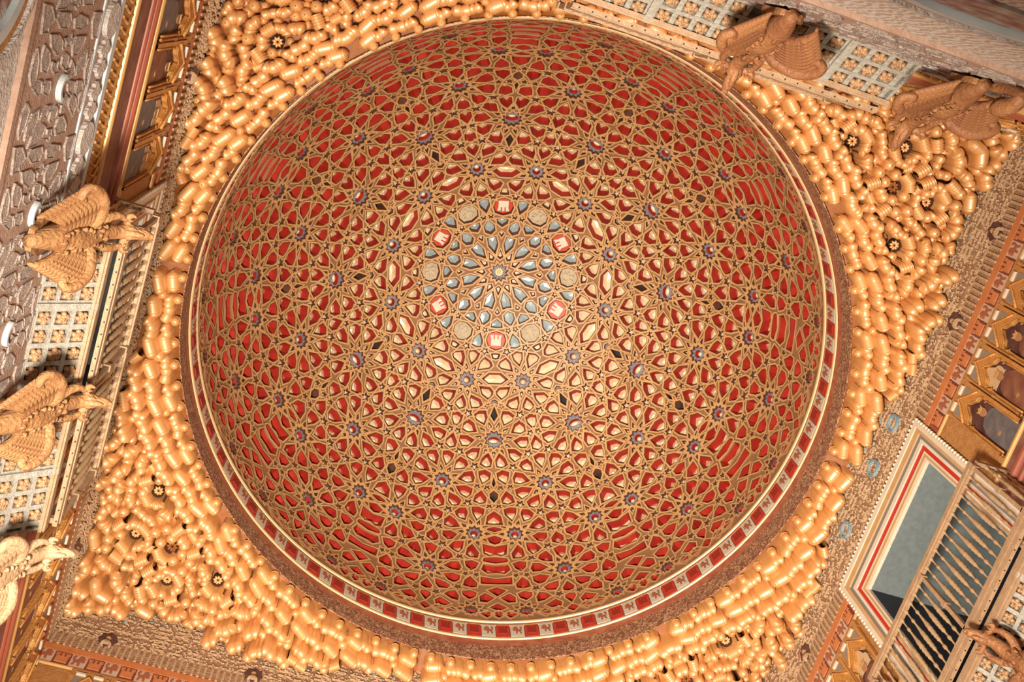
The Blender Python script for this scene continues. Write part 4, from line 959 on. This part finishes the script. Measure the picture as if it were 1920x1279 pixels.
    for t0, t1 in ribs_t: P('soffit_rib', ['soffit'], lambda b: pbox(b, -BL, BL, t0, t1, -0.006, 0.004))
    # rows of coffers: three, a divider, four, the middle bracket, four, a divider, three
    pitch = 0.0372; pos = []; s = 0.022; edges = [0.022]
    for k in range(4): pos.append(s + pitch / 2); s += pitch; edges.append(s)
    div = s + 0.006; s += 0.012
    edges.append(s)
    for k in range(3): pos.append(s + pitch / 2); s += pitch; edges.append(s)
    for e in (-1, 1):
        for q in edges: P('soffit_rib', ['soffit'], lambda b: pbox(b, e*q - 0.005, e*q + 0.005, 0.02, 0.98, -0.006, 0.003))
        P('soffit_divider', ['soffit'], lambda b: pbox(b, e*div - 0.007, e*div + 0.007, 0.0, 1.0, -0.004, 0.010))
        for q in pos:
            for t in (0.19, 0.4925, 0.8075):
                p = g(e * q, t, -0.003)
                n_ = Vector(g(0, 0, 1)) - Vector(g(0, 0, 0))
                R = n_.to_track_quat('-Z', 'Y').to_matrix().to_4x4() @ Matrix.Rotation(rng.uniform(0, 6.28), 4, 'Z')
                o = bpy.data.objects.new('rosette', ros_me); COL.objects.link(o); o.parent = root; o.matrix_parent_inverse = PINV[root.name]
                o.matrix_basis = Matrix.Translation(W(*p)) @ R @ Matrix.Scale(rng.uniform(1.0, 1.12), 4)
    return g
GB = {}
GB['left'] = balcony('left', 'wooden balcony on the left wall with pale coffered underside')
GB['right'] = balcony('right', 'wooden balcony with turned balusters before the red framed window')
GB['far'] = balcony('far', 'wooden balcony on the upper wall with dark shaded coffers')

# ------------------------------------------------------------------ dragon brackets
M['dragon'] = mat('carved_gilt_dragon', (0.34, 0.14, 0.05), 0.55, 0.0, (0.56, 0.29, 0.12), 7.0, 0.8, 30)
M['dragon_pale'] = mat('worn_pale_dragon', (0.60, 0.36, 0.19), 0.6, 0.0, (0.74, 0.48, 0.28), 5.0, 0.7, 26)
M['dragon_brown'] = mat('dark_brown_dragon', (0.28, 0.10, 0.04), 0.55, 0.05, (0.46, 0.20, 0.075), 5.0, 0.7, 26)
def bez(pts, n):
    """smooth curve through points (Catmull-Rom)"""
    P_ = [Vector(p) for p in pts]; P_ = [P_[0] * 2 - P_[1]] + P_ + [P_[-1] * 2 - P_[-2]]; out = []
    for i in range(1, len(P_) - 2):
        for k in range(n):
            t = k / n; a, b, c_, d = P_[i-1], P_[i], P_[i+1], P_[i+2]
            out.append(0.5 * ((2*b) + (c_ - a) * t + (2*a - 5*b + 4*c_ - d) * t*t + (3*b - a - 3*c_ + d) * t**3))
    out.append(P_[-2]); return out
def interp(vals, n):
    out = []; L = len(vals) - 1
    for i in range(n):
        x = i / (n - 1) * L; k = min(int(x), L - 1); out.append(lerp(vals[k], vals[k+1], x - k))
    return out
def dragon(side, s0, flip, mk, label, tail=False):
    fn = SIDES[side]; c = 0.008 if side == 'right' else 0.0
    f = lambda s, o, z: fn(c + s0 + s * flip * 1.1, o + 0.012, -1.2 + (z + 1.2) * 0.70)
    root = empty('dragon_bracket', W(*f(0, 0, -1.50)))
    tag(root, label, 'dragon carving', 'dragon brackets under the balconies')
    def T(b, pts, rad, n=10, k=5, squash=1.0):
        cv_ = bez([f(*p) for p in pts], k); b.tube(cv_, interp(rad, len(cv_)), n, 0, up=(0.3, 0.2, 1), squash=squash)
    # stout scaly body, from the wall out to the head under the balcony edge
    b = MB(); T(b, [(0, 0.004, -1.545), (0.002, 0.024, -1.48), (0, 0.040, -1.41), (-0.003, 0.054, -1.345), (0.002, 0.072, -1.285), (0, 0.092, -1.236), (0.002, 0.108, -1.212)], [0.010, 0.021, 0.029, 0.026, 0.017, 0.013, 0.014], 14)
    part(b, 'body', [mk], root, True)
    sc_ = MB()
    for k in range(26):
        t = k / 25; cpt = (math.sin(k * 2.4) * 0.016, lerp(0.030, 0.066, t) + 0.014, lerp(-1.47, -1.30, t))
        T(sc_, [(cpt[0], cpt[1] - 0.004, cpt[2] + 0.012), (cpt[0] * 1.1, cpt[1] + 0.006, cpt[2]), (cpt[0] * 1.2, cpt[1] + 0.002, cpt[2] - 0.014)], [0.002, 0.0055, 0.001], 6, 3)
    part(sc_, 'scales', [mk], root, True)['kind'] = 'stuff'
    # head with open jaws, ears and eyes
    h = MB(); T(h, [(0.002, 0.100, -1.220), (0.002, 0.112, -1.212), (0.002, 0.124, -1.206), (0.002, 0.138, -1.200), (0.002, 0.147, -1.198), (0.004, 0.150, -1.204)], [0.014, 0.0165, 0.012, 0.010, 0.007, 0.003], 10)
    ho = part(h, 'head', [mk], root, True)
    h = MB(); T(h, [(0.002, 0.108, -1.228), (0.003, 0.120, -1.227), (0.003, 0.134, -1.220), (0.003, 0.138, -1.214)], [0.008, 0.0065, 0.0045, 0.002], 8); part(h, 'lower_jaw', [mk], ho, True)
    for e in (-1, 1):
        h = MB(); T(h, [(e*0.009, 0.106, -1.214), (e*0.022, 0.102, -1.220), (e*0.032, 0.108, -1.224), (e*0.030, 0.118, -1.220)], [0.006, 0.0065, 0.005, 0.0015], 7); part(h, 'ear', [mk], ho, True)
        h = MB(); p = f(e*0.010, 0.120, -1.216); h.lathe([(0.0005, -0.004), (0.0034, -0.002), (0.0034, 0.002), (0.0005, 0.004)], 8, p); part(h, 'eye', ['paint_dark'], ho, True)
        # short forelegs gripping the edge
        l = MB(); T(l, [(e*0.012, 0.066, -1.300), (e*0.026, 0.078, -1.270), (e*0.028, 0.092, -1.240), (e*0.022, 0.102, -1.224)], [0.010, 0.009, 0.007, 0.005], 8)
        lo_ = part(l, 'foreleg', [mk], root, True)
        for q in (-1, 0, 1):
            l = MB(); T(l, [(e*0.022, 0.100, -1.224), (e*0.022 + q*0.006, 0.109, -1.220), (e*0.022 + q*0.008, 0.114, -1.214)], [0.0035, 0.003, 0.001], 6); part(l, 'claw', [mk], lo_, True)
    # broad shell-like wings: a rolled leading edge and a fan of overlapping ribbed feathers
    for e, sp in ((1, 1.0), (-1, 0.8)):
        w_ = MB()
        T(w_, [(e*0.010, 0.056, -1.350), (e*0.034*sp, 0.074, -1.362), (e*0.064*sp, 0.082, -1.390), (e*0.086*sp, 0.076, -1.425), (e*0.090*sp, 0.064, -1.455), (e*0.078*sp, 0.058, -1.466), (e*0.070*sp, 0.064, -1.452)], [0.011, 0.013, 0.012, 0.010, 0.009, 0.008, 0.004], 9)
        wo = part(w_, 'wing', [mk], root, True)
        for k in range(9):
            t = k / 8
            q = MB()
            T(q, [(e*0.012, lerp(0.058, 0.030, t), lerp(-1.350, -1.430, t)), (e*lerp(0.040, 0.022, t)*sp, lerp(0.070, 0.040, t), lerp(-1.376, -1.455, t)), (e*lerp(0.070, 0.036, t)*sp, lerp(0.072, 0.036, t), lerp(-1.415, -1.490, t)), (e*lerp(0.080, 0.044, t)*sp, lerp(0.056, 0.022, t), lerp(-1.455, -1.530, t)), (e*lerp(0.074, 0.040, t)*sp, lerp(0.044, 0.012, t), lerp(-1.475, -1.550, t))], [0.008, 0.0095, 0.0095, 0.007, 0.002], 7, 4, 0.8)
            part(q, 'feather', [mk], wo, True)
    # tail sweeping sideways into a broad curl
    if tail:
        t_ = MB(); T(t_, [(-0.004, 0.026, -1.36), (-0.010, 0.010, -1.41), (-0.016, 0.002, -1.45), (-0.024, 0.001, -1.52), (-0.030, 0.002, -1.58), (-0.036, 0.010, -1.62), (-0.034, 0.026, -1.60), (-0.028, 0.034, -1.56), (-0.026, 0.030, -1.54)], [0.014, 0.013, 0.012, 0.011, 0.010, 0.011, 0.014, 0.016, 0.007], 10, 5, 0.8)
        part(t_, 'tail', [mk], root, True)
    # back plate fixing the carving to the wall
    q = MB(); sb = [(0.030 * math.cos(a) * (1 + 0.12 * math.cos(6 * a)), 0.075 * math.sin(a) * (1 + 0.08 * math.cos(6 * a))) for a in [2 * math.pi * k / 36 for k in range(36)]]
    q.prism(sb, lambda a, bb, d: f(a, d, -1.46 + bb), 0.0, 0.010); part(q, 'back_plate', [mk], root)
dragon('left', -0.345, -1, 'dragon', 'gilded winged dragon at the upper end of the left balcony')
dragon('left', 0.0, -1, 'dragon', 'gilded winged dragon under the middle of the left balcony')
dragon('left', 0.335, -1, 'dragon_pale', 'pale worn dragon at the lower end of the left balcony')
dragon('far', 0.0, 1, 'dragon_brown', 'brown dragon under the middle of the upper balcony')
dragon('far', 0.352, -1, 'dragon_brown', 'brown dragon with hooked tail at the right end of the upper balcony', True)
dragon('right', -0.03, 1, 'dragon_brown', 'dark brown dragon under the middle of the balcony before the red framed window')
dragon('right', -0.345, 1, 'dragon_brown', 'dark brown dragon at the upper end of the balcony before the red framed window')
dragon('right', 0.345, 1, 'dragon_brown', 'dark brown dragon at the lower end of the balcony before the red framed window')

# ------------------------------------------------------------------ kings' portraits between the cornices
arch_cache = {}
PZ0, PZ1 = -0.828, -0.514; PW = 0.109
def portrait(side, i, label, seed):
    fn = SIDES[side]; s0 = -HALF + (i + 0.5) * PW; r = random.Random(seed)
    f = lambda a, d, z: fn(s0 + a, d + 0.003, z)
    root = empty('king_portrait', W(*f(0, 0, PZ0)))
    tag(root, label, 'portrait', 'painted kings round the hall')
    def P(name, mk, build, parent=root, smooth=False):
        b = MB(); build(b); return part(b, name, [mk] if isinstance(mk, str) else mk, parent, smooth)
    P('painted_panel', 'paint_dark', lambda b: sbox(b, f, -0.050, 0.050, 0, 0.002, PZ0, PZ1))
    # trefoil arch: a plate with a cusped opening
    half = []
    for k in range(5): half.append((0.040, PZ0 + 0.16 * k / 4))
    for a in range(7):
        t = math.radians(-60 + 25 * a); half.append((0.027 + 0.0145 * math.cos(t), PZ0 + 0.182 + 0.02 * math.sin(t)))
    for a in range(6):
        t = a / 5; half.append((0.022 * (1 - t) ** 0.8, PZ0 + 0.205 + 0.034 * t))
    open_ = [(x, z) for x, z in half] + [(-x, z) for x, z in reversed(half) if x > 1e-5]
    outer = [(0.0525, PZ0), (0.0525, PZ1 - 0.030), (-0.0525, PZ1 - 0.030), (-0.0525, PZ0)]
    b = MB(); nz = 30
    # plate in vertical slices left and right of the opening
    def half_at(z):
        xs = [x for (x, zz), (x2, z2) in zip(half, half[1:]) for x in [lerp(x, x2, (z - zz) / (z2 - zz))] if min(zz, z2) <= z <= max(zz, z2) and zz != z2] or [0.0]
        return max(xs) if z < half[-1][1] else 0.0
    zs = [lerp(PZ0, PZ1 - 0.030, k / nz) for k in range(nz + 1)]
    for z0, z1 in zip(zs, zs[1:]):
        h0, h1 = half_at(z0), half_at(z1)
        for e in (-1, 1):
            V_ = [f(e*h0, d, z0) for d in (0.002, 0.012)] + [f(e*h1, d, z1) for d in (0.002, 0.012)] + [f(e*0.0525, d, z0) for d in (0.002, 0.012)] + [f(e*0.0525, d, z1) for d in (0.002, 0.012)]
            b.add(V_, [(1,3,7,5),(0,2,3,1),(4,5,7,6)], 0)
    part(b, 'trefoil_arch', ['gilt_arch'], root)
    rim = MB(); rim.tube([f(x, 0.013, z) for x, z in open_], 0.0022, 6); part(rim, 'arch_moulding', ['gilt_arch'], root, True)
    cr = MB(); cr.tube([f(-0.046, 0.014, PZ0 + 0.215), f(-0.02, 0.016, PZ0 + 0.248), f(0, 0.018, PZ0 + 0.278), f(0.02, 0.016, PZ0 + 0.248), f(0.046, 0.014, PZ0 + 0.215)], 0.0034, 6); part(cr, 'gable', ['gilt_arch'], root, True)
    for e in (-1, 1):
        P('spandrel', 'grey_spandrel', lambda b: b.prism([(e*0.012, PZ0 + 0.276), (e*0.040, PZ0 + 0.240), (e*0.040, PZ0 + 0.276)], lambda a, z, d: f(a, d, z), 0.011, 0.0135))
        P('louvre', 'heraldic_white', lambda b: sbox(b, f, e*0.024 - 0.013, e*0.024 + 0.013, 0.012, 0.018, PZ1 - 0.030, PZ1 - 0.022))
    P('top_band', ['carved_orange'], lambda b: sbox(b, f, -0.0540, 0.0540, 0, 0.010, PZ1 - 0.030, PZ1))
    # the king: halo, head with face and crown, robe
    sh = r.uniform(-0.008, 0.008); robe = r.choice(['paint_robe', 'paint_slate', 'paint_robe'])
    if r.random() < 0.6:
        up = [(x * 0.97, z) for x, z in half if z > PZ0 + 0.135]
        P('background_patch', 'paint_pale', lambda b: b.prism(up + [(-x * 0.6, z) for x, z in reversed(up) if x > 1e-5], lambda a, z, d: f(a, d, z), 0.002, 0.0028))
    rb = MB(); pr = [(0.039, 0.0), (0.039, 0.07), (0.036, 0.115), (0.026, 0.140), (0.009, 0.150)]
    rb.prism([(sh * 0.5 + x, PZ0 + z) for x, z in pr] + [(sh * 0.5 - x, PZ0 + z) for x, z in reversed(pr)], lambda a, z, d: f(a, d, z), 0.002, 0.005)
    fig = part(rb, 'robed_figure', [robe], root)
    P('head', 'paint_skin', lambda b: b.prism([(sh + 0.0115 * math.cos(a), PZ0 + 0.166 + 0.0155 * math.sin(a)) for a in [2 * math.pi * k / 16 for k in range(16)]], lambda a, z, d: f(a, d, z), 0.0045, 0.0065), fig)
    P('crown', 'rod_gold', lambda b: b.prism([(sh - 0.010, PZ0 + 0.176), (sh + 0.010, PZ0 + 0.176), (sh + 0.012, PZ0 + 0.190), (sh + 0.005, PZ0 + 0.184), (sh, PZ0 + 0.192), (sh - 0.005, PZ0 + 0.184), (sh - 0.012, PZ0 + 0.190)], lambda a, z, d: f(a, d, z), 0.0065, 0.0075), fig)
    P('hand', 'paint_skin', lambda b: b.prism([(sh * 0.5 + 0.014 + 0.007 * math.cos(a), PZ0 + 0.062 + 0.005 * math.sin(a)) for a in [2 * math.pi * k / 10 for k in range(10)]], lambda a, z, d: f(a, d, z), 0.005, 0.0062), fig)
    # turned colonnette on one side
    co = MB(); co.lathe([(0.0035, PZ0), (0.005, PZ0 + 0.01), (0.0032, PZ0 + 0.02), (0.0032, PZ0 + 0.13), (0.0055, PZ0 + 0.14), (0.0032, PZ0 + 0.15), (0.0032, PZ1 - 0.05), (0.006, PZ1 - 0.035), (0.006, PZ1 - 0.030)], 8, f(0.0482, 0.014, 0.0))
    part(co, 'colonnette', ['carved_orange'], root, True)
ORD = ['first', 'second', 'third', 'fourth', 'fifth', 'sixth', 'seventh', 'eighth', 'ninth', 'tenth', 'eleventh']
for i in range(0, 7): portrait('left', i, 'painted king in trefoil arch, %s above the left balcony counting up' % ORD[6 - i], 100 + i)
for i in range(13, 20): portrait('left', i, 'painted king in trefoil arch, %s past the lower end of left balcony' % ORD[i - 13], 140 + i)
for i in range(1, 7): portrait('right', i, 'painted king in trefoil arch, %s from the red framed window towards upper corner' % ORD[6 - i], 200 + i)
for i in range(13, 19): portrait('right', i, 'painted king in trefoil arch, %s beyond the window towards lower corner' % ORD[i - 13], 230 + i)
for i in range(1, 19): portrait('near', i, 'painted king in trefoil arch on the near wall, %s from %s corner' % ((ORD[i - 1], 'left') if i < 10 else (ORD[18 - i], 'right')), 300 + i)
for i in range(13, 20): portrait('far', i, 'painted king in trefoil arch on the far wall, %s from right corner' % ORD[19 - i], 400 + i)
